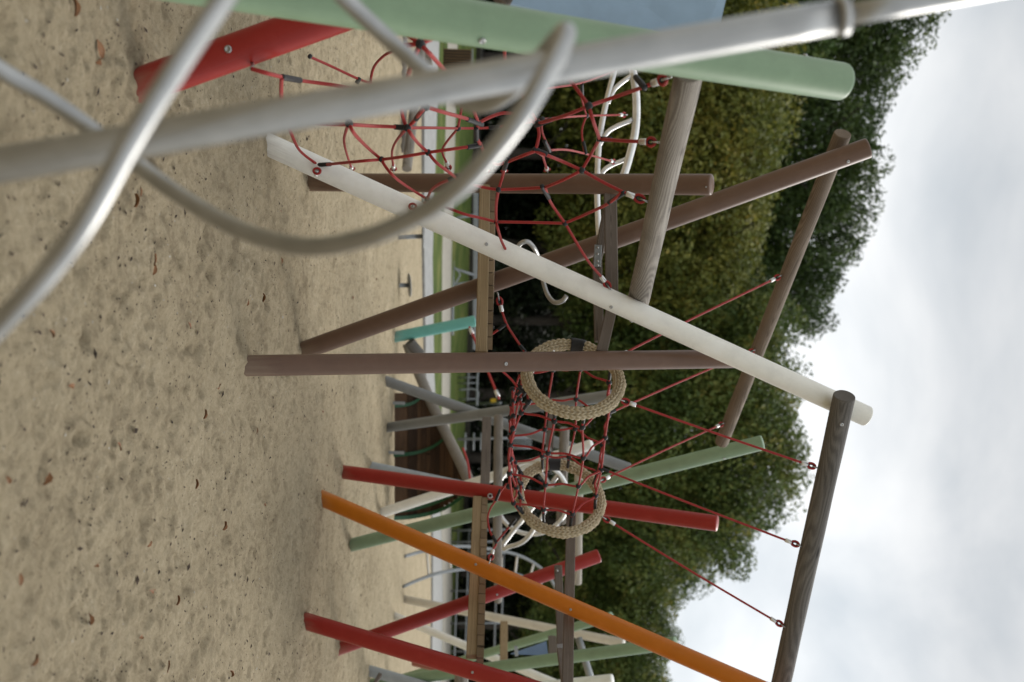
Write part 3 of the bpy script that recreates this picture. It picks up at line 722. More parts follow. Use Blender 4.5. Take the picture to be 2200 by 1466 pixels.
br = beam('bracket', P(1203, 1384, 9.85), P(1206, 1414, 9.8), .012, .062, 'galv', t2, bev=.002)
q = P(1197, 1227, 10.42)
V, Fc = lathe([(.014, -.02), (.014, .004), (.008, .012)], 12); mk('bolt', V, Fc, M['steel'], t2, axis_mat(q, q + Vector((0, -1, 0))))
for px, py in ((690, 1070), (735, 1014), (748, 1173), (724, 1395), (651, 1333)):
    g = G(px, py); MOUNDS.append((g.x, g.y, .18, .026))

# ------------------------------------------------------------------ grey tower
t3 = thing('climbing_tower', G(820, 930), 'far climbing tower on slanting grey posts and one white post, behind the rope tunnel', 'climbing tower')
post('grey_a', G(822, 816), P(1352, 1007, 13.4), .0735, 'grey', t3, 'grey post leaning away')
post('grey_b', G(831, 919), P(1318, 850, 11.9), .072, 'grey', t3, 'grey post crossing behind the other')
post('grey_c', G(786, 1001), P(1150, 1078, 11.8), .066, 'pale_grey', t3, 'pale grey post half hidden by the red one')
post('white_a', G(814, 1104), P(1272, 955, 13.0), .069, 'white', t3, 'white leaning post')
beam('deck_beam', P(1046, 898, 12.8), P(1042, 1042, 12.1), .06, .115, 'timber_grey', t3)
for py in (935, 990):
    q = P(1044, py, 12.2 + (1042 - py) * .004); V, Fc = lathe([(.022, 0), (.022, .03), (.015, .04)], 12)
    mk('bolt', V, Fc, M['black'], t3, axis_mat(q + Vector((0, .1, 0)), q))
log('deck_log', P(1071, 893, 13.0), P(1068, 1217, 12.4), .058, 'wood_grey', t3, seed=5)
log('deck_log', P(1071, 1195, 12.45), P(1070, 1290, 13.4), .055, 'wood_grey', t3, seed=6)
log('handrail', P(1213, 920, 12.6), P(1205, 1124, 12.9), .062, 'wood_grey', t3, seed=7)
log('handrail', P(1244, 1004, 12.2), P(1240, 1254, 12.5), .056, 'log_pale', t3, seed=8)
beam('handrail', P(1187, 886, 12.9), P(1177, 992, 12.6), .06, .095, 'timber_grey', t3)
beam('bracket', P(1178, 962, 12.55), P(1177, 986, 12.5), .012, .075, 'galv', t3, bev=.002)
ring = [P(1143 + 78 * math.cos(a), 1070 + 78 * math.sin(a), 12.7 + .45 * math.sin(a * .5)) for a in [R_(d) for d in range(-60, 330, 18)]]
ladder = thing('climbing_pole', P(1143, 1070, 12.6), 'far bent stainless climbing coil seen through the second hemp ring', 'climbing pole')
tube('coil', ring + [P(1082, 1168, 13.0), P(1100, 1173, 12.9), P(1122, 1165, 12.8), P(1138, 1150, 12.7), P(1152, 1128, 12.6)], .030, 'alu', ladder, 12, 4)
tube('pole', [P(1156, 1006, 12.8), P(1176, 1034, 12.75), P(1194, 1056, 12.7)], .026, 'alu', ladder, 10, 4)
tube('pole', [P(1158, 1122, 12.6), P(1184, 1074, 12.8), P(1212, 1028, 13.0)], .026, 'alu', ladder, 10, 4)
for px, py in ((822, 816), (831, 919), (786, 1001), (814, 1104)):
    g = G(px, py); MOUNDS.append((g.x, g.y, .3, .04))

# ------------------------------------------------------------------ far right tower cut by the bottom edge
t4 = thing('climbing_tower', G(800, 1440), 'far tower at the bottom edge with green, white and grey posts, blue plate', 'climbing tower')
post('green_d', G(792, 1471), P(1452, 1381, 11.6), .074, 'green', t4, 'green leaning post at the bottom edge')
post('green_e', G(838, 1465), P(1314, 1324, 14.6), .066, 'green', t4, 'thin green post behind the blue plate')
post('beige_d', G(869, 1288), P(1340, 1382, 17.0), .076, 'beige', t4, 'beige leaning post')
post('white_e', G(848, 1324), P(1260, 1497, 15.5), .066, 'white', t4, 'thin white leaning post')
post('white_f', G(790, 1516), P(1316, 1461, 12.4), .072, 'white', t4, 'white post stub at the bottom edge')
post('grey_f', G(789, 1440), P(1100, 1530, 12.6), .072, 'pale_grey', t4, 'blue-grey post at the bottom edge')
post('red_d', P(889, 1421, 15.5), P(1000, 1447, 15.2), .074, 'red', t4, 'dark red stub', sink=0)
tri = [P(1097, 1406, 13.6), P(1174, 1379, 13.8), P(1178, 1409, 13.6)]
nr_ = Vector((0, .03, 0))
mk('plate', [v - tri[0] for v in tri] + [v + nr_ - tri[0] for v in tri], [(0, 1, 2), (5, 4, 3), (0, 3, 4, 1), (1, 4, 5, 2), (2, 5, 3, 0)], M['blue2'], t4, Matrix.Translation(tri[0]), False)
beam('bracket', P(1108, 1388, 13.5), P(1110, 1410, 13.5), .02, .05, 'galv', t4, bev=.002)
beam('bracket', P(1186, 1366, 13.5), P(1188, 1412, 13.4), .05, .11, 'timber_grey', t4)
beam('deck_beam', P(1083, 1336, 15.0), P(1082, 1428, 14.6), .06, .112, 'timber_light', t4)
log('deck_log', P(992, 1441, 11.0), P(989, 1530, 11.2), .078, 'wood_grey', t4, seed=9)
tube('handrail', [P(1243, 1371, 14.5), P(1272, 1468, 14.2)], .052, 'galv', t4, 14, 3)
beam('brace', P(805, 1470, 12.6), P(818, 1448, 12.7), .05, .05, 'timber_grey', t4)
g = G(789, 1440); MOUNDS.append((g.x, g.y, .3, .03))

# ------------------------------------------------------------------ crossbeam logs between the towers
o = log('crossbeam_log', P(1814, 850, 6.75), P(1640, 1640, 8.5), .0745, 'wood_dark', None, seed=21)
tag(o, 'dark weathered crossbeam log against white sky, bolted over the cream post', 'log'); bolt(POSTS[o.name], 1808, 912, .014)
LOG_A = POSTS[o.name]
o = log('crossbeam_log', P(1811, 287, 7.12), P(1550, 952, 9.5), .0625, 'wood_mid', None, seed=22)
tag(o, 'long brown crossbeam log from the brown post tip down to the green post', 'log'); LOG_B = POSTS[o.name]
o = log('crossbeam_log', P(1482, 150, 3.98), P(1369, 656, 7.12), .0575, 'wood_grey', None, r1=.0765, seed=23)
tag(o, 'pale grey grained crossbeam log between big green and cream posts, carrying the net', 'log'); LOG_C = POSTS[o.name]

# ------------------------------------------------------------------ rope fittings
def perp(n):
    return n.orthogonal().normalized()
def clampbar(parent, a, b, r=.0135):
    d = (b - a); L = d.length
    V, Fc = lathe([(r * .6, 0), (r * .95, .003), (r, .008), (r, L - .008), (r * .95, L - .003), (r * .6, L)], 10)
    o = mk('clamp', V, Fc, M['black'], parent, axis_mat(a, b)); return o
def ferrule(parent, a, b, r=.0155):
    L = (b - a).length
    V, Fc = lathe([(r * .8, 0), (r, .004), (r, L - .004), (r * .8, L)], 12)
    return mk('ferrule', V, Fc, M['alu'], parent, axis_mat(a, b))
def anchor(parent, prev, end, scale=1.0):
    """last piece of a rope before it is fixed: ferrule, spliced eye, thimble and steel eye bolt; returns where the rope stops"""
    d = (prev - end).normalized(); s = scale
    side = perp(d); view = (CAM - end).normalized(); side = d.cross(view).normalized()
    f0, f1 = end + d * .125 * s, end + d * .075 * s
    ferrule(parent, f1, f0, .0155 * s)
    c = end + d * .048 * s
    pts = [c + d * math.cos(a) * .029 * s + side * math.sin(a) * .019 * s for a in [i * math.pi / 5 for i in range(10)]]
    tube('eye', pts, .0078 * s, 'rope', parent, 8, 3, True)
    pts = [c + d * math.cos(a) * .018 * s + side * math.sin(a) * .010 * s for a in [i * math.pi / 4 for i in range(8)]]
    tube('thimble', pts, .0045 * s, 'black', parent, 6, 3, True)
    c2 = end + d * .018 * s; nn = side.cross(d)
    pts = [c2 + d * math.cos(a) * .019 * s + nn * math.sin(a) * .012 * s for a in [i * math.pi / 4 for i in range(8)]]
    tube('eye_bolt', pts, .0048 * s, 'steel', parent, 6, 3, True)
    tube('eye_bolt', [c2 - d * .012 * s, end - d * .02 * s], .006 * s, 'steel', parent, 6, 2)
    return f0

# ------------------------------------------------------------------ climbing net
net = thing('climbing_net', P(1000, 350, 5.0), 'open red rope climbing net hung under the pale grey log, with black knots', 'climbing net')
CTRL = [(1435, 168, 3.98), (1412, 305, 4.62), (1390, 432, 5.30), (1312, 622, 6.72), (1093, 552, 6.72), (885, 450, 6.62), (683, 366, 6.45), (540, 148, 4.0), (903, 95, 3.7), (1265, 228, 4.6), (750, 265, 4.5), (820, 343, 5.7), (920, 328, 5.4), (875, 275, 4.9), (1250, 366, 5.35), (915, 230, 4.4), (1071, 408, 5.8), (1066, 477, 6.2), (1214, 480, 6.1), (1150, 325, 5.2)]
def dF(px, py):
    sw = sd_ = 0
    for x, y, d in CTRL:
        q = 1 / (((px - x) ** 2 + (py - y) ** 2) / 2500 + .02) ** 1.6; sw += q; sd_ += q * d
    return sd_ / sw
def PF(px, py): return P(px, py, dF(px, py))
def front(pts, r=.0088, res=6): return tube('rope', [PF(*p) for p in pts], r, 'rope', net, 10, res)
def front_anchor(pts, end):
    """rope ending in an anchor at pixel end"""
    e = PF(*end) if len(end) == 2 else P(*end); q = [PF(*p) for p in pts]
    stop = anchor(net, q[-1], e); tube('rope', q[:-1] + [q[-1], stop] if (q[-1] - e).length > .16 else q[:-1] + [stop], .0088, 'rope', net, 10, 6)
FR = [
    [(540, 148), (575, 158), (612, 167)], [(605, 168), (604, 190), (605, 215), (612, 250), (626, 288), (645, 325), (682, 354)],
    [(612, 168), (650, 174), (735, 186), (800, 200), (868, 214), (915, 230)],
    [(600, 258), (690, 267), (750, 268), (800, 271), (850, 273), (875, 275)],
    [(700, 354), (740, 350), (782, 346), (820, 343), (866, 337), (920, 328), (962, 322), (1005, 316)],
    [(750, 266), (760, 286), (778, 306), (798, 325), (820, 343)], [(820, 343), (828, 358), (850, 383), (885, 408), (918, 428)],
    [(875, 275), (885, 292), (900, 310), (920, 328)], [(920, 328), (938, 350), (972, 376), (985, 390)],
    [(866, 205), (862, 232), (868, 260), (875, 275)], [(875, 275), (890, 260), (903, 243), (915, 230)],
    [(915, 230), (955, 242), (1005, 256), (1028, 265)], [(1028, 265), (1055, 251), (1085, 243), (1120, 250), (1150, 264)],
    [(1028, 265), (1024, 290), (1030, 308), (1040, 325), (1062, 352), (1085, 350)],
    [(1155, 266), (1210, 250), (1265, 228)], [(1170, 120), (1200, 150), (1230, 180), (1265, 228)],
    [(1265, 228), (1275, 262), (1288, 299)], [(1288, 299), (1272, 328), (1250, 366)], [(1250, 366), (1210, 348), (1178, 335), (1150, 325)],
    [(1250, 366), (1212, 386), (1171, 403)], [(1153, 262), (1158, 290), (1150, 325)], [(1150, 325), (1120, 336), (1086, 350)],
    [(1086, 350), (1080, 378), (1071, 408)], [(1071, 408), (1120, 406), (1171, 403)], [(1071, 408), (1040, 403), (1000, 392), (980, 380)],
    [(1071, 408), (1066, 440), (1066, 477)], [(1171, 403), (1184, 437), (1214, 480)], [(1066, 477), (1130, 478), (1214, 480)],
    [(1066, 477), (1030, 468), (1000, 461), (970, 450), (945, 440)], [(1214, 480), (1260, 460), (1308, 437), (1335, 414)],
    [(918, 428), (926, 410), (942, 397), (962, 388), (985, 378)], [(918, 428), (908, 441), (893, 449), (878, 452)],
    [(830, 62), (868, 72), (903, 95)], [(903, 95), (925, 118), (950, 145), (985, 180), (1010, 220), (1028, 265)], [(865, 98), (903, 93), (945, 76)],
    [(903, 95), (880, 150), (866, 205)], [(1085, 60), (1085, 130), (1100, 170), (1130, 220), (1153, 262)],
]
for p in FR: front(p)
for pts, end in [([(1265, 228), (1320, 209), (1375, 190)], (1437, 167)), ([(1288, 299), (1340, 303)], (1414, 306)), ([(1250, 366), (1300, 394), (1335, 412)], (1392, 434)),
                 ([(1066, 477), (1069, 490), (1077, 517)], (1094, 553)), ([(1214, 480), (1260, 556), (1288, 590)], (1313, 624))]:
    front_anchor(pts, end)
for px, py, r in ((750, 266, .019), (820, 343, .018), (920, 328, .018), (875, 275, .019), (918, 428, .018), (903, 95, .019), (1265, 228, .019), (1250, 366, .018), (1071, 408, .017), (1066, 477, .017), (1214, 480, .018), (1155, 264, .018), (915, 230, .018)):
    ball('knot', PF(px, py), r, 'black', net)
for a, b in (((606, 166), (645, 173)), ((680, 355), (711, 353)), ((846, 273), (878, 275)), ((894, 256), (908, 237)), ((1003, 256), (1036, 268)), ((1023, 274), (1024, 300)), ((1003, 317), (1034, 312)), ((963, 387), (985, 377)), ((1151, 270), (1184, 257)), ((1284, 299), (1314, 300)), ((1144, 320), (1176, 333)), ((1083, 364), (1092, 340)), ((1164, 400), (1179, 426)), ((1365, 165), (1386, 190)), ((1308, 436), (1341, 414))):
    clampbar(net, PF(*a), PF(*b))
for px, py in ((683, 366), (886, 446)):
    q, nn = hit(POSTS['cream'], px, py)
    tube('eye', [q + nn * .03 + Vector((math.cos(a) * .018, 0, math.sin(a) * .022)) for a in [i * math.pi / 4 for i in range(8)]], .008, 'rope', net, 8, 3, True)
    tube('eye_bolt', [q - nn * .01, q + nn * .045], .007, 'steel', net, 8, 2)
    ferrule(net, q + nn * .02 + Vector((.0, 0, .008)), q + nn * .02 + Vector((.035, 0, -.012)), .012)
q, nn = hit(POSTS['red_near'], 548, 146); tube('eye_bolt', [q - nn * .01, PF(540, 148)], .007, 'steel', net, 8, 2)
# rear layer, tied to the upright brown post and to the arched steel ladder behind
BK = [
    ([(748, 268, 4.6), (739, 300, 6.2), (744, 328, 6.9)], (757, 367, 7.45)), ([(872, 278, 5.0), (850, 305, 6.2), (842, 328, 6.9)], (846, 368, 7.3)),
    ([(984, 276, 6.2), (960, 305, 6.6), (950, 325, 6.9)], (966, 368, 7.15)), ([(1150, 325, 5.3), (1166, 335, 6.0), (1168, 342, 6.4)], (1176, 368, 6.9)),
    ([(1165, 257, 6.4), (1215, 252, 7.2), (1260, 249, 7.8), (1300, 248, 8.2)], (1346, 247, 8.5)), ([(1182, 323, 6.9), (1216, 322, 7.3), (1255, 330, 7.8)], (1322, 349, 8.45)),
    ([(1032, 309, 6.0), (1035, 314, 6.4)], (1046, 372, 7.05)), ([(1085, 350, 6.2), (1083, 352, 6.6)], (1084, 370, 6.98)),
]
for pts, end in BK:
    q = [P(*p) for p in pts]; e = P(*end); stop = anchor(net, q[-1], e)
    tube('rope', q + ([stop] if (q[-1] - e).length > .15 else []), .0082, 'rope', net, 8, 6)
for p in ([(875, 275, 4.95), (930, 275, 5.6), (984, 276, 6.2), (1050, 275, 6.4), (1110, 268, 6.4), (1165, 257, 6.4)], [(998, 180, 5.8), (992, 230, 6.0), (984, 276, 6.2)], [(1260, 249, 7.8), (1250, 212, 7.6), (1250, 178, 7.4)], [(1260, 249, 7.8), (1250, 282, 7.8), (1256, 330, 7.8)],
          [(1120, 198, 6.6), (1190, 188, 7.0), (1250, 178, 7.4), (1320, 152, 7.9)], [(1165, 257, 6.4), (1165, 285, 6.6), (1182, 323, 6.9)], [(663, 121, 5.4), (710, 142, 5.6), (770, 170, 5.8), (800, 180, 5.9)], [(795, 180, 5.9), (803, 145, 5.8), (825, 120, 5.6), (850, 108, 5.4)]):
    tube('rope', [P(*q) for q in p], .0080, 'rope', net, 8, 6)
for px, py, d in ((984, 276, 6.2), (1260, 249, 7.8), (1165, 257, 6.4)): ball('knot', P(px, py, d), .019, 'black', net)
for a, b in (((1250, 180, 7.4), (1251, 206, 7.5)), ((1253, 304, 7.8), (1259, 332, 7.8)), ((1169, 302, 6.7), (1181, 326, 6.9)), ((1050, 275, 6.4), (1074, 273, 6.4)), ((663, 119, 5.4), (669, 124, 5.4)), ((766, 180, 5.8), (773, 167, 5.8))):
    clampbar(net, P(*a), P(*b))

# arched steel ladder behind the net
al = thing('climbing_ladder', P(1320, 260, 8.6), 'pale steel climbing arch with curved rungs, behind the net and the upright brown post', 'climbing ladder')
tube('rail', [P(1332, 100, 8.6), P(1318, 160, 8.6), P(1298, 240, 8.6), P(1287, 310, 8.6), P(1283, 400, 8.5), P(1285, 470, 8.4), P(1290, 545, 8.3)], .0245, 'alu', al, 14, 6)
tube('rail', [P(1352, 90, 8.6), P(1358, 140, 8.6), P(1367, 210, 8.6), P(1365, 280, 8.6), P(1350, 345, 8.55), P(1332, 400, 8.5)], .034, 'alu', al, 16, 6)
for a, b, c in (((1306, 222), (1322, 190), (1357, 162)), ((1288, 312), (1310, 280), (1358, 258)), ((1284, 390), (1302, 362), (1346, 342)), ((1318, 150), (1330, 115), (1354, 98))):
    tube('rung', [P(*a, 8.6), P(*b, 8.6), P(*c, 8.6)], .020, 'alu', al, 12, 6)

# ------------------------------------------------------------------ rope tunnel with two hemp rings
tun = thing('rope_tunnel', P(1215, 940, 7.6), 'netted rope tunnel held open by two thick hemp rings, slung between the towers', 'rope tunnel')
c1, c2 = P(1231, 812, 7.15), P(1202, 1069, 8.1)
ax = (c2 - c1); Lt = ax.length; ax.normalize()
up = Vector((0, 0, 1)); up = (up - ax * up.dot(ax)).normalized(); e1 = ax.cross(up)
if e1.x < 0: e1 = -e1
RR, rr = .338, .0425
def hemp_ring(c, a_wrap):
    nu, nv = 420, 84; cols = 12
    U, Vv = np.meshgrid(np.arange(nu) * 2 * np.pi / nu, np.arange(nv) * 2 * np.pi / nv, indexing='ij')
    cc = Vv / (2 * np.pi) * cols; col = np.floor(cc); w = cc - col; sg = np.where(col % 2 == 0, 1.0, -1.0)
    ph = U * 30 + (w - .5) * 2.5 * sg
    h = np.abs(np.sin(ph)) ** .6 * np.sqrt(np.clip(1 - (2 * w - 1) ** 2, 0, 1)) ** .6
    lump = .0025 * np.sin(U * 9 + 1.3) + .002 * np.sin(U * 23)
    rad = rr - .014 + .019 * h + lump
    e1n, upn, axn = np.array(e1), np.array(up), np.array(ax)
    dirn = np.cos(U)[..., None] * e1n + np.sin(U)[..., None] * upn
    Pn = dirn * (RR + .012 * np.sin(U * 2 + .6))[..., None] + dirn * (rad * np.cos(Vv))[..., None] + axn * (rad * np.sin(Vv))[..., None]
    V = Pn.reshape(-1, 3); Fc = []
    for i in range(nu):
        for j in range(nv):
            Fc.append((i * nv + j, ((i + 1) % nu) * nv + j, ((i + 1) % nu) * nv + (j + 1) % nv, i * nv + (j + 1) % nv))
    o = mk('hemp_ring', V, Fc, M['hemp'], tun, Matrix.Translation(c))
    pts = [c + (e1 * math.cos(a) + up * math.sin(a)) * (RR + .012 * math.sin(a * 2 + .6)) for a in [a_wrap + k * .05 for k in range(-3, 4)]]
    tube('tape_wrap', pts, rr + .010, 'black', o, 28, 3); return o
hemp_ring(c1, R_(172)); hemp_ring(c2, R_(186))
PHI = [66, 114, 166, 206, 230, 257, 283, 310, 334, 14]
HOOP = [.13, .37, .62, .87]
def tp(phi, t, extra=0):
    p = R_(phi); s = math.sin(math.pi * t)
    rad = .305 + .02 * s * math.cos(p * 3) + extra
    pos = c1 + ax * (Lt * t) + (e1 * math.cos(p) + up * math.sin(p)) * rad
    if 225 < phi < 315:
        pos = c1 + ax * (Lt * t) + e1 * (math.cos(p) * .30) - up * (.285 + .135 * min(1, 1.5 * s))
    else: pos.z -= s * .05 * max(0, -math.sin(p)) - s * .015
    return pos
rj = random.Random(4)
jit = {(p, t): Vector((rj.uniform(-1, 1), rj.uniform(-1, 1), rj.uniform(-1, 1))) * .013 for p in PHI for t in HOOP}
for p in PHI:
    ts = [0.02] + HOOP + [.98]
    pts = [tp(p, t) + jit.get((p, t), Vector()) for t in ts]
    tube('rope', pts, .0083, 'rope', tun, 8, 6)
    for t in HOOP: ball('knot', tp(p, t) + jit[(p, t)], .0225, 'black', tun)
    for a, b in ((.02, .09), (.98, .91)):
        qa, qb = tp(p, a), tp(p, b)
        if b < .5: qb = qa.lerp(pts[1], .75)
        else: qb = qa.lerp(pts[-2], .75)
        clampbar(tun, qa, qb, .0125)
        d = (qa - qb).normalized(); cq = qa + d * .012; sd2 = perp(d)
        tube('shackle', [cq + d * math.cos(k) * .018 + sd2 * math.sin(k) * .011 for k in [i * math.pi / 4 for i in range(8)]], .004, 'steel', tun, 6, 2, True)
for t in HOOP:
    pts = []
    for i, p in enumerate(PHI):
        q = tp(p, t) + jit[(p, t)]; pts.append(q)
        p2 = PHI[(i + 1) % len(PHI)]; q2 = tp(p2, t) + jit[(p2, t)]
        mid = (q + q2) / 2; pts.append(mid - (mid - (c1 + ax * Lt * t)) * .05 * ((q2 - q).length / .25))
    tube('rope', pts, .0083, 'rope', tun, 8, 5, True)
FLOOR = PHI[4:8]
for t in (.05, .25, .5, .745, .95):
    pts = [tp(p, t) + Vector((rj.uniform(-1, 1), rj.uniform(-1, 1), rj.uniform(-1, 1))) * .006 for p in FLOOR]
    tube('rope', pts, .0083, 'rope', tun, 8, 5)
    for q in pts: ball('knot', q, .0215, 'black', tun)
# slings up to the two logs and down to the decks
def sling(a, b, r=.0083, post_b=None, sag=0.0, both=True):
    if post_b is not None: b, _ = hit(post_b, b[0], b[1]) if isinstance(b, tuple) else (b, None)
    s1 = anchor(tun, a, b); s0 = anchor(tun, b, a) if both else a
    mid = (s0 + s1) / 2 - Vector((0, 0, sag)); tube('rope', [s0, mid, s1], r, 'rope', tun, 8, 8)
def ringp(c, deg): a = R_(deg); return c + (e1 * math.cos(a) + up * math.sin(a)) * (RR + rr * .9)
sling(ringp(c1, 58), (1757, 1006), post_b=LOG_A, sag=.012)
qa = tp(66, .62); sling(qa, (1722, 1174), post_b=LOG_A, both=False, sag=.01); clampbar(tun, qa, qa.lerp(hit(LOG_A, 1722, 1174)[0], .045), .0125)
sling(ringp(c2, 62), (1686, 1347), post_b=LOG_A, sag=.012)
sling(ringp(c1, 125), (1679, 592), post_b=LOG_B, sag=.012)
qa = tp(114, .37); sling(qa, (1622, 752), post_b=LOG_B, both=False, sag=.01); clampbar(tun, qa, qa.lerp(hit(LOG_B, 1622, 752)[0], .05), .0125)
sling(ringp(c2, 118), (1556, 909), post_b=LOG_B, sag=.012)
# entry ropes
def trope(pts, end=None, r=.0083):
    q = [P(*p) for p in pts]
    if end is not None: q = q + [anchor(tun, q[-1], P(*end))]
    return tube('rope', q, r, 'rope', tun, 8, 6)
trope([(1126, 755, 7.35), (1104, 722, 7.3), (1088, 696, 7.25), (1078, 668, 7.22)], (1070, 634, 7.2))
clampbar(tun, P(1116, 741, 7.33), P(1128, 756, 7.36)); clampbar(tun, P(1070, 709, 7.26), P(1088, 695, 7.25))
trope([(1086, 697, 7.25), (1070, 709, 7.26), (1056, 719, 7.3)])
trope([(1112, 832, 7.1), (1098, 815, 7.05), (1084, 802, 7.0), (1066, 786, 6.9)])
clampbar(tun, P(1108, 828, 7.1), P(1128, 846, 7.12)); clampbar(tun, P(1110, 850, 7.12), P(1122, 838, 7.12))
trope([(1088, 1040, 8.3), (1076, 1056, 8.4), (1068, 1072, 8.5), (1054, 1092, 8.5), (1048, 1115, 8.5), (1053, 1143, 8.45), (1066, 1166, 8.4), (1060, 1180, 8.35)], (1052, 1207, 8.25))
trope([(1066, 1166, 8.4), (1086, 1142, 8.3), (1108, 1115, 8.2)])
clampbar(tun, P(1075, 1052, 8.4), P(1065, 1076, 8.45)); clampbar(tun, P(1058, 1150, 8.4), P(1067, 1168, 8.38)); clampbar(tun, P(1094, 1131, 8.25), P(1108, 1114, 8.2))
q, nn = hit(POSTS['red_a'], 1055, 1064)
tube('eye_bolt', [q + nn * .025 + Vector((math.cos(a) * .02, 0, math.sin(a) * .02)) for a in [i * math.pi / 4 for i in range(8)]], .006, 'steel', tun, 6, 2, True)
tube('eye_bolt', [q - nn * .01, q + nn * .02], .012, 'black', tun, 8, 2)

# ------------------------------------------------------------------ plank hull
hull = thing('plank_hull', G(847, 985), 'curved dark plank hull with green ribs and a rounded top log, standing on the sand', 'play hull')
bot = [(849, 738), (848.5, 800), (848, 850), (847.5, 900), (846.5, 960), (846, 1020), (846, 1070), (847, 1112)]
top = [(875, 738), (890, 778), (908, 822), (925, 862), (950, 915), (975, 965), (1004, 1026), (1012, 1052)]
nu = 30
def y_at(path, x, lo=True):
    for (x0, y0), (x1, y1) in zip(path, path[1:]):
        if x0 <= x <= x1: return y0 + (y1 - y0) * (x - x0) / max(1e-6, x1 - x0)
    return path[0][1] if x < path[0][0] else path[-1][1]
END = [(846, 1113), (880, 1111), (920, 1104), (955, 1092), (985, 1073), (1012, 1052)]
def hull_at(px, py):
    """a point of the bowed shell under photo row px (height) and column py"""
    d0 = G(847, 985, .06).y + (py - 985) * -.0012
    t = (px - 846) / 165
    bow = .62 * math.sin(math.pi * min(1, .08 + .80 * t)) - .5 * t
    return P(px, py, (d0 + bow) / F_.y)
V, Fc, = [], []
npk = 17
for k in range(npk):
    x0, x1 = 847.5 + k * 9.7, 847.5 + (k + .985) * 9.7
    ya = max(845, y_at(top, x1) - 2); yb = y_at(END, x1)
    b = len(V)
    for i in range(nu + 1):
        y = ya + (yb - ya) * i / nu
        for x, off in ((x0, 0), (x1, 0), (x1, .045), (x0, .045)):
            p = hull_at(x, y); V.append(p + Vector((0, off + .010 * ((k * 7) % 3), 0)))
    for i in range(nu):
        a = b + i * 4
        Fc += [(a, a + 4, a + 5, a + 1), (a + 1, a + 5, a + 6, a + 2), (a + 2, a + 6, a + 7, a + 3), (a + 3, a + 7, a + 4, a)]
    Fc += [(b, b + 1, b + 2, b + 3), (b + nu * 4 + 3, b + nu * 4 + 2, b + nu * 4 + 1, b + nu * 4)]
o0 = hull_at(850, 980)
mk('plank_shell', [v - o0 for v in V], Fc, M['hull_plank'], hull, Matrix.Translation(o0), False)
def hull_rib(rows, w=.05, foot=True):
    pts = [hull_at(x, y) + Vector((0, -.04, 0)) for x, y in rows]
    pts = smooth_path(pts, 4); pts = [pts[round(i * (len(pts) - 1) / 10)] for i in range(11)]
    V, Fc = [], []
    for p in pts:
        V += [p + Vector((-w / 2, 0, 0)), p + Vector((w / 2, 0, 0)), p + Vector((w / 2, .05, 0)), p + Vector((-w / 2, .05, 0))]
    for i in range(10):
        a = i * 4; Fc += [(a, a + 1, a + 5, a + 4), (a + 1, a + 2, a + 6, a + 5), (a + 3, a, a + 4, a + 7), (a + 2, a + 3, a + 7, a + 6)]
    Fc += [(0, 3, 2, 1), (40, 41, 42, 43)]
    o = mk('rib', [v - pts[0] for v in V], Fc, M['hull_rib'], hull, Matrix.Translation(pts[0]), False)
    if foot: beam('foot', pts[0] + Vector((-.05, -.06, -.10)), pts[0] + Vector((-.05, -.05, .17)), .05, .012, 'galv', hull, (0, 1, 0), .002)
    return o
hull_rib([(848, 872), (865, 871), (882, 868), (896, 861), (908, 850)], .055)
hull_rib([(846, 978), (880, 975), (905, 970), (930, 960), (950, 946), (960, 938)], .055)
hull_rib([(848, 1098), (890, 1092), (925, 1083), (955, 1071), (985, 1056), (1003, 1044)], .06)
hull_rib([(847, 1113), (880, 1111), (920, 1104), (955, 1092), (985, 1073), (1008, 1054)], .06, False)
log_pts = [hull_at(*t_) for t_ in top]
tube('top_log', log_pts, .085, 'wood_grey', hull, 20, 5)
MOUNDS.append((G(850, 960).x, G(850, 960).y - 1.2, 1.0, -.05))

# ------------------------------------------------------------------ stepping plates
for i, (bx, by, tx_, ty, dd, lab) in enumerate([(857, 615, 879, 613, .19, 'low steel stepping plate on a short post in the sand right of the other'), (856, 512, 908, 508, .19, 'taller steel stepping plate on a post, left of the low one')]):
    b = G(bx, by); t_ = P(tx_, ty, b.y / F_.y)
    st = thing('stepping_plate', b, lab, 'stepping plate', 'steel stepping plates')
    tube('stem', [b - Vector((0, 0, .2)), t_], .036, 'galv', st, 14, 2)
    d = (t_ - b).normalized() + Vector((.03, 0, 0))
    V, Fc = lathe([(dd * .96, -.006), (dd, 0), (dd, .008), (dd * .97, .012), (.02, .02)], 32)
    mk('plate', V, Fc, M['galv'], st, axis_mat(t_, t_ + d))

# ------------------------------------------------------------------ logs lying by the kerb
o = log('sand_log', P(866, 20, 15.2), P(862, 328, 15.4), .078, 'wood_grey', None, seed=31); tag(o, 'grey log lying on the sand, the front one of two behind the net', 'log')
o = log('sand_log', P(912, 45, 16.4), P(874, 364, 14.9), .074, 'wood_grey', None, seed=32); tag(o, 'grey log lying slantwise behind the front log', 'log')
o = log('sand_log', P(862, 130, 15.7), P(866, 235, 15.9), .095, 'wood_dark', None, seed=33); tag(o, 'short dark log lying between the two grey logs', 'log')
o = log('sand_log', P(880, 735, 15.6), P(902, 762, 15.7), .09, 'wood_dark', None, seed=34); tag(o, 'dark log stub behind the foot of the teal post', 'log')
o = log('kerb_post', P(903, 128, 17.6), P(928, 126, 17.6), .12, 'wood_grey', None, seed=35); tag(o, 'short grey log stump standing by the kerb behind the knots', 'log')

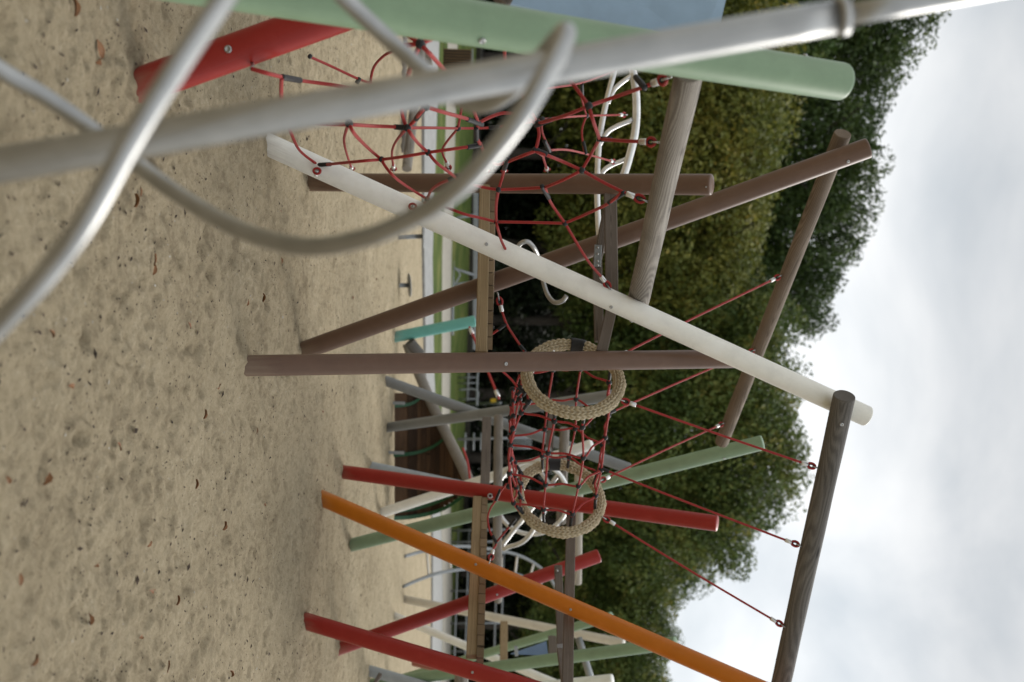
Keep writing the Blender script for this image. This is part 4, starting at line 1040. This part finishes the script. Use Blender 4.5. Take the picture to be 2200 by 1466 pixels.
# ------------------------------------------------------------------ teal post with its rope
tb, tt = G(850, 724), P(1021, 690, G(850, 724).y / F_.y)
tl = thing('teal_post', tb, 'small teal post leaning beside the long brown leaning post', 'post')
post('teal', tb, tt, .088, 'teal', tl)
sr = [P(1009, 703, 15.0), P(1035, 766, 14.6), P(1072, 857, 14.0)]
o = tube('guide_rope', sr, .018, 'rope', None, 8, 6); tag(o, 'thin red rope running from the teal post to the grey posts', 'rope')
f = ferrule(o, sr[0].lerp(sr[1], .06), sr[0].lerp(sr[1], .22), .03); f = ferrule(o, sr[2].lerp(sr[1], .05), sr[2].lerp(sr[1], .18), .03)
o = tube('guide_rope', [P(994, 962, 15), P(1006, 1000, 15), P(1012, 1060, 14.8)], .016, 'rope', None, 8, 6); tag(o, 'short red rope behind the grey deck, right of the wire panel', 'rope')

# ------------------------------------------------------------------ litter bin
lb0 = G(948, 125); dB = lb0.y / F_.y
bn = thing('litter_bin', lb0, 'litter bin clad in upright brown wooden slats on the lawn', 'litter bin')
ys = [106 + 6.3 * i for i in range(9)]
for y in ys: beam('slat', P(948, y, dB), P(1013, y + 2.4, dB), .034, .02, 'bench_slat', bn, (0, 1, 0), .004)
beam('frame', P(944, 103, dB + .05), P(944, 160, dB + .05), .08, .06, 'black', bn)
beam('frame', P(1015, 105, dB + .05), P(1015, 162, dB + .05), .06, .03, 'galv', bn)
beam('body', P(947, 132, dB + .25), P(1012, 134, dB + .25), .50, .40, 'black', bn, (0, 1, 0), .01)

# ------------------------------------------------------------------ arched bar ladder
ar = thing('climbing_ladder', G(868, 1228), 'slim steel arched climbing ladder with straight rungs on the far sand', 'climbing ladder')
ra = [(868, 1196, 18.9), (900, 1187, 19.1), (945, 1177, 19.3), (1000, 1174, 19.6), (1060, 1181, 19.9), (1110, 1192, 20.1), (1150, 1212, 20.2), (1178, 1238, 20.2), (1196, 1268, 20.2)]
rb = [(865, 1261, 18.7), (905, 1244, 18.9), (950, 1230, 19.1), (1010, 1222, 19.4), (1060, 1225, 19.7), (1105, 1233, 19.9), (1140, 1246, 20.0), (1165, 1262, 20.0), (1188, 1290, 20.0)]
tube('rail', [P(*p) for p in ra], .033, 'galv', ar, 10, 4); tube('rail', [P(*p) for p in rb], .033, 'galv', ar, 10, 4)
for t in (.17, .29, .415, .53, .63, .74, .85):
    def at(L):
        x = t * (len(L) - 1); i = int(x); f = x - i; return P(*[L[i][k] + (L[i + 1][k] - L[i][k]) * f for k in range(3)])
    tube('rung', [at(ra), at(rb)], .024, 'white', ar, 8, 2)

# ------------------------------------------------------------------ railings along the path
gr = thing('guard_railing', G(968, 570), 'galvanised guard rail on trestle legs along the path behind the brown posts', 'railing')
beam('rail', P(1022, 372, 35.5), P(1021, 752, 35.5), .05, .17, 'galv', gr, bev=.01)
for y0, y1 in ((395, 402), (470, 462), (575, 592), (612, 606), (700, 690)):
    tube('leg', [P(969, y0, 35.2), P(1021, y1, 35.5)], .045, 'galv', gr, 8, 2)
tube('foot_bar', [P(973, 560, 35.1), P(972, 720, 35.1)], .05, 'galv', gr, 8, 2)
tube('brace', [P(976, 575, 35.1), P(988, 590, 35.3), P(976, 612, 35.1)], .03, 'galv', gr, 8, 4)
pr = thing('pipe_railing', G(985, 840), 'pale pipe railing with rounded corners between the brown post and the grey posts', 'railing')
for y in (790, 838):
    tube('hoop', [P(986, y, 40), P(1012, y - 2, 40), P(1022, y, 40), P(1027, y + 6, 40), P(1025, y + 20, 40), P(1025, y + 34, 40)], .04, 'galv', pr, 8, 4)
tube('rail', [P(1008, 768, 40), P(1004, 862, 40)], .035, 'galv', pr, 8, 2); tube('rail', [P(1028, 768, 40), P(1023, 872, 40)], .035, 'galv', pr, 8, 2)
for y in (812, 824, 858): tube('upright', [P(984, y, 40), P(1026, y - 1, 40)], .028, 'galv', pr, 8, 2)
wp = thing('wire_railing', G(985, 945), 'railing with a wire mesh panel between the grey posts and the rope tunnel', 'railing')
tube('upright', [P(983, 944, 38), P(1140, 940, 38)], .05, 'galv', wp, 8, 2)
for x in (1000, 1018, 1034): tube('rail', [P(x, 930, 38), P(x - 1, 968, 38)], .035, 'galv', wp, 8, 2)
V, Fc = [], []
def strand(a, b, r=.012):
    v, f, _ = sweep([a, b], r, 5); k = len(V); V.extend(v); Fc.extend(tuple(i + k for i in q) for q in f)
for i in range(12): strand(P(1092, 926 + i * 3.3, 38), P(1141, 925 + i * 3.3, 38))
for i in range(15): strand(P(1092 + i * 3.5, 926, 38), P(1092 + i * 3.5, 962.5, 38))
o0 = V[0].copy(); mk('mesh_panel', [v - o0 for v in V], Fc, M['galv'], wp, Matrix.Translation(o0))
tube('upright', [P(1090, 924, 38), P(1143, 922, 38)], .04, 'galv', wp, 8, 2); tube('upright', [P(1090, 964, 38), P(1143, 962, 38)], .04, 'galv', wp, 8, 2)
o = tube('fence_post', [G(985, 868, .05), P(1075, 866, 41)], .06, 'galv', None, 8, 2); tag(o, 'thin grey fence post beside a yellow plate in the dark wood edge', 'fence post')
pl = beam('marker_plate', P(1054, 861, 41.5), P(1066, 861, 41.5), .16, .02, 'yellow', None, (0, 1, 0), .01); tag(pl, 'small yellow plate hanging in the dark at the wood edge', 'sign')
rf = thing('field_fence', G(975, 1250), 'slim grey post and rail fence behind the arched ladder', 'fence')
for x in (985, 1008, 1032, 1070, 1084): tube('rail', [P(x, 1135, 44), P(x - 9, 1420, 42)], .035, 'galv', rf, 8, 2)
for y in (1140, 1165, 1190, 1270, 1340, 1400): tube('upright', [P(968, y, 43.4), P(1086, y - 2, 43.4)], .045, 'galv', rf, 8, 2)

# ------------------------------------------------------------------ dead leaves
def leaf_mesh(seed):
    rg = random.Random(seed); V, Fc = [], []; n = 7; c = rg.uniform(.4, 1.3); tw = rg.uniform(-.8, .8)
    for i in range(n):
        t = i / (n - 1); w = .42 * math.sin(math.pi * (t * .92 + .04)) ** .8 * (1 + .15 * math.sin(i * 3 + seed)); z = .30 * math.sin(math.pi * t) * c * .6
        for s in (-1, 0, 1): V.append((t - .5, s * w * .5, z * (.5 if s == 0 else 1) + abs(s) * .12 * c + s * tw * .15 * (t - .5)))
    for i in range(n - 1):
        for j in (0, 1): Fc.append((i * 3 + j, i * 3 + j + 1, i * 3 + 4 + j, i * 3 + 3 + j))
    me = bpy.data.meshes.new('dead_leaf'); me.from_pydata(V, [], Fc); me.polygons.foreach_set('use_smooth', [True] * len(Fc)); me.materials.append(M['leaf_dead']); return me
LM = [leaf_mesh(i) for i in range(5)]
lp = [(157, 15), (205, 105), (208, 130), (298, 412), (323, 558), (103, 718), (142, 830), (215, 1215), (35, 1245), (310, 1370), (435, 890), (350, 1432), (490, 1448), (545, 925), (308, 1168), (65, 1418), (530, 650), (100, 1030), (690, 885), (870, 375), (320, 1268), (570, 1085), (275, 430), (322, 580), (700, 1000), (1, 1030), (462, 830), (565, 640), (745, 505), (600, 455), (805, 600), (660, 330), (480, 1130), (400, 700), (250, 960), (380, 1290), (120, 560), (180, 1330), (610, 560), (755, 640), (420, 1040), (720, 200)]
rl = random.Random(3); LEAFS = []
def sand_z(x, y):
    Z, nr, nc = SAND_GRID; i = math.log(max(y, 2.01) / 2.0) / math.log(15.0) * (nr - 1); j = (x / (.60 * y + 1.0) + 1) / 2 * (nc - 1)
    return float(Z[min(nr - 1, int(round(i))), min(nc - 1, max(0, int(round(j))))])
build_sand()
for i, (px, py) in enumerate(lp):
    g = G(px, py, .0); s = rl.uniform(.036, .060) * (1.5 if i < 3 else 1)
    z = sand_z(g.x, g.y) + .010
    o = bpy.data.objects.new('dead_leaf', LM[i % 5])
    put(o, None, Matrix.Translation((g.x, g.y, z)) @ Matrix.Rotation(rl.uniform(0, 6.3), 4, 'Z') @ Matrix.Rotation(rl.uniform(-.5, .5), 4, 'X') @ Matrix.Diagonal((s, s, s, 1)))
    tag(o, 'small curled brown dead leaf lying on the sand', 'leaf', 'dead leaves scattered on the sand')

# bark crumbs and grit too many to count
cv, gv = [], []
for i in range(4200):
    y = 2.3 + 16 * rl.random() ** 1.3; x = rl.uniform(-1, 1) * (.55 * y + .8)
    sz = rl.uniform(.005, .015) * (1.7 if rl.random() < .08 else 1) * (1 if i % 4 else .6)
    c = Vector((x, y, sz * .25)); a = rl.uniform(0, 6.3); u = Vector((math.cos(a), math.sin(a), rl.uniform(-.3, .3))) * sz; v = Vector((-math.sin(a), math.cos(a), rl.uniform(-.4, .4))) * sz * rl.uniform(.25, .6); w = Vector((0, 0, sz * .35))
    (cv if i % 4 else gv).append((x, y, [c - u, c + v, c + u, c - v, c + w]))
for nm, L_, mt in (('bark_crumbs', cv, 'bark_chip'), ('grit', gv, 'grit')):
    xs = np.array([q[0] for q in L_]); ys_ = np.array([q[1] for q in L_]); zs = [sand_z(a, b) for a, b in zip(xs, ys_)]
    V, Fc = [], []
    for (x, y, pts), z in zip(L_, zs):
        b = len(V); V += [p + Vector((0, 0, z + .002)) for p in pts]
        Fc += [(b, b + 1, b + 4), (b + 1, b + 2, b + 4), (b + 2, b + 3, b + 4), (b + 3, b, b + 4)]
    o = mk(nm, V, Fc, M[mt], None, Matrix.Identity(4), False); tag(o, kind='stuff')

# ------------------------------------------------------------------ render settings
S.view_settings.view_transform = 'Standard'; S.view_settings.look = 'None'
S.view_settings.exposure = 0.70; S.view_settings.gamma = 1.0
S.render.engine = 'CYCLES'
S.cycles.use_denoising = True
S.cycles.max_bounces = 6; S.cycles.transparent_max_bounces = 4; S.cycles.caustics_reflective = False; S.cycles.caustics_refractive = False
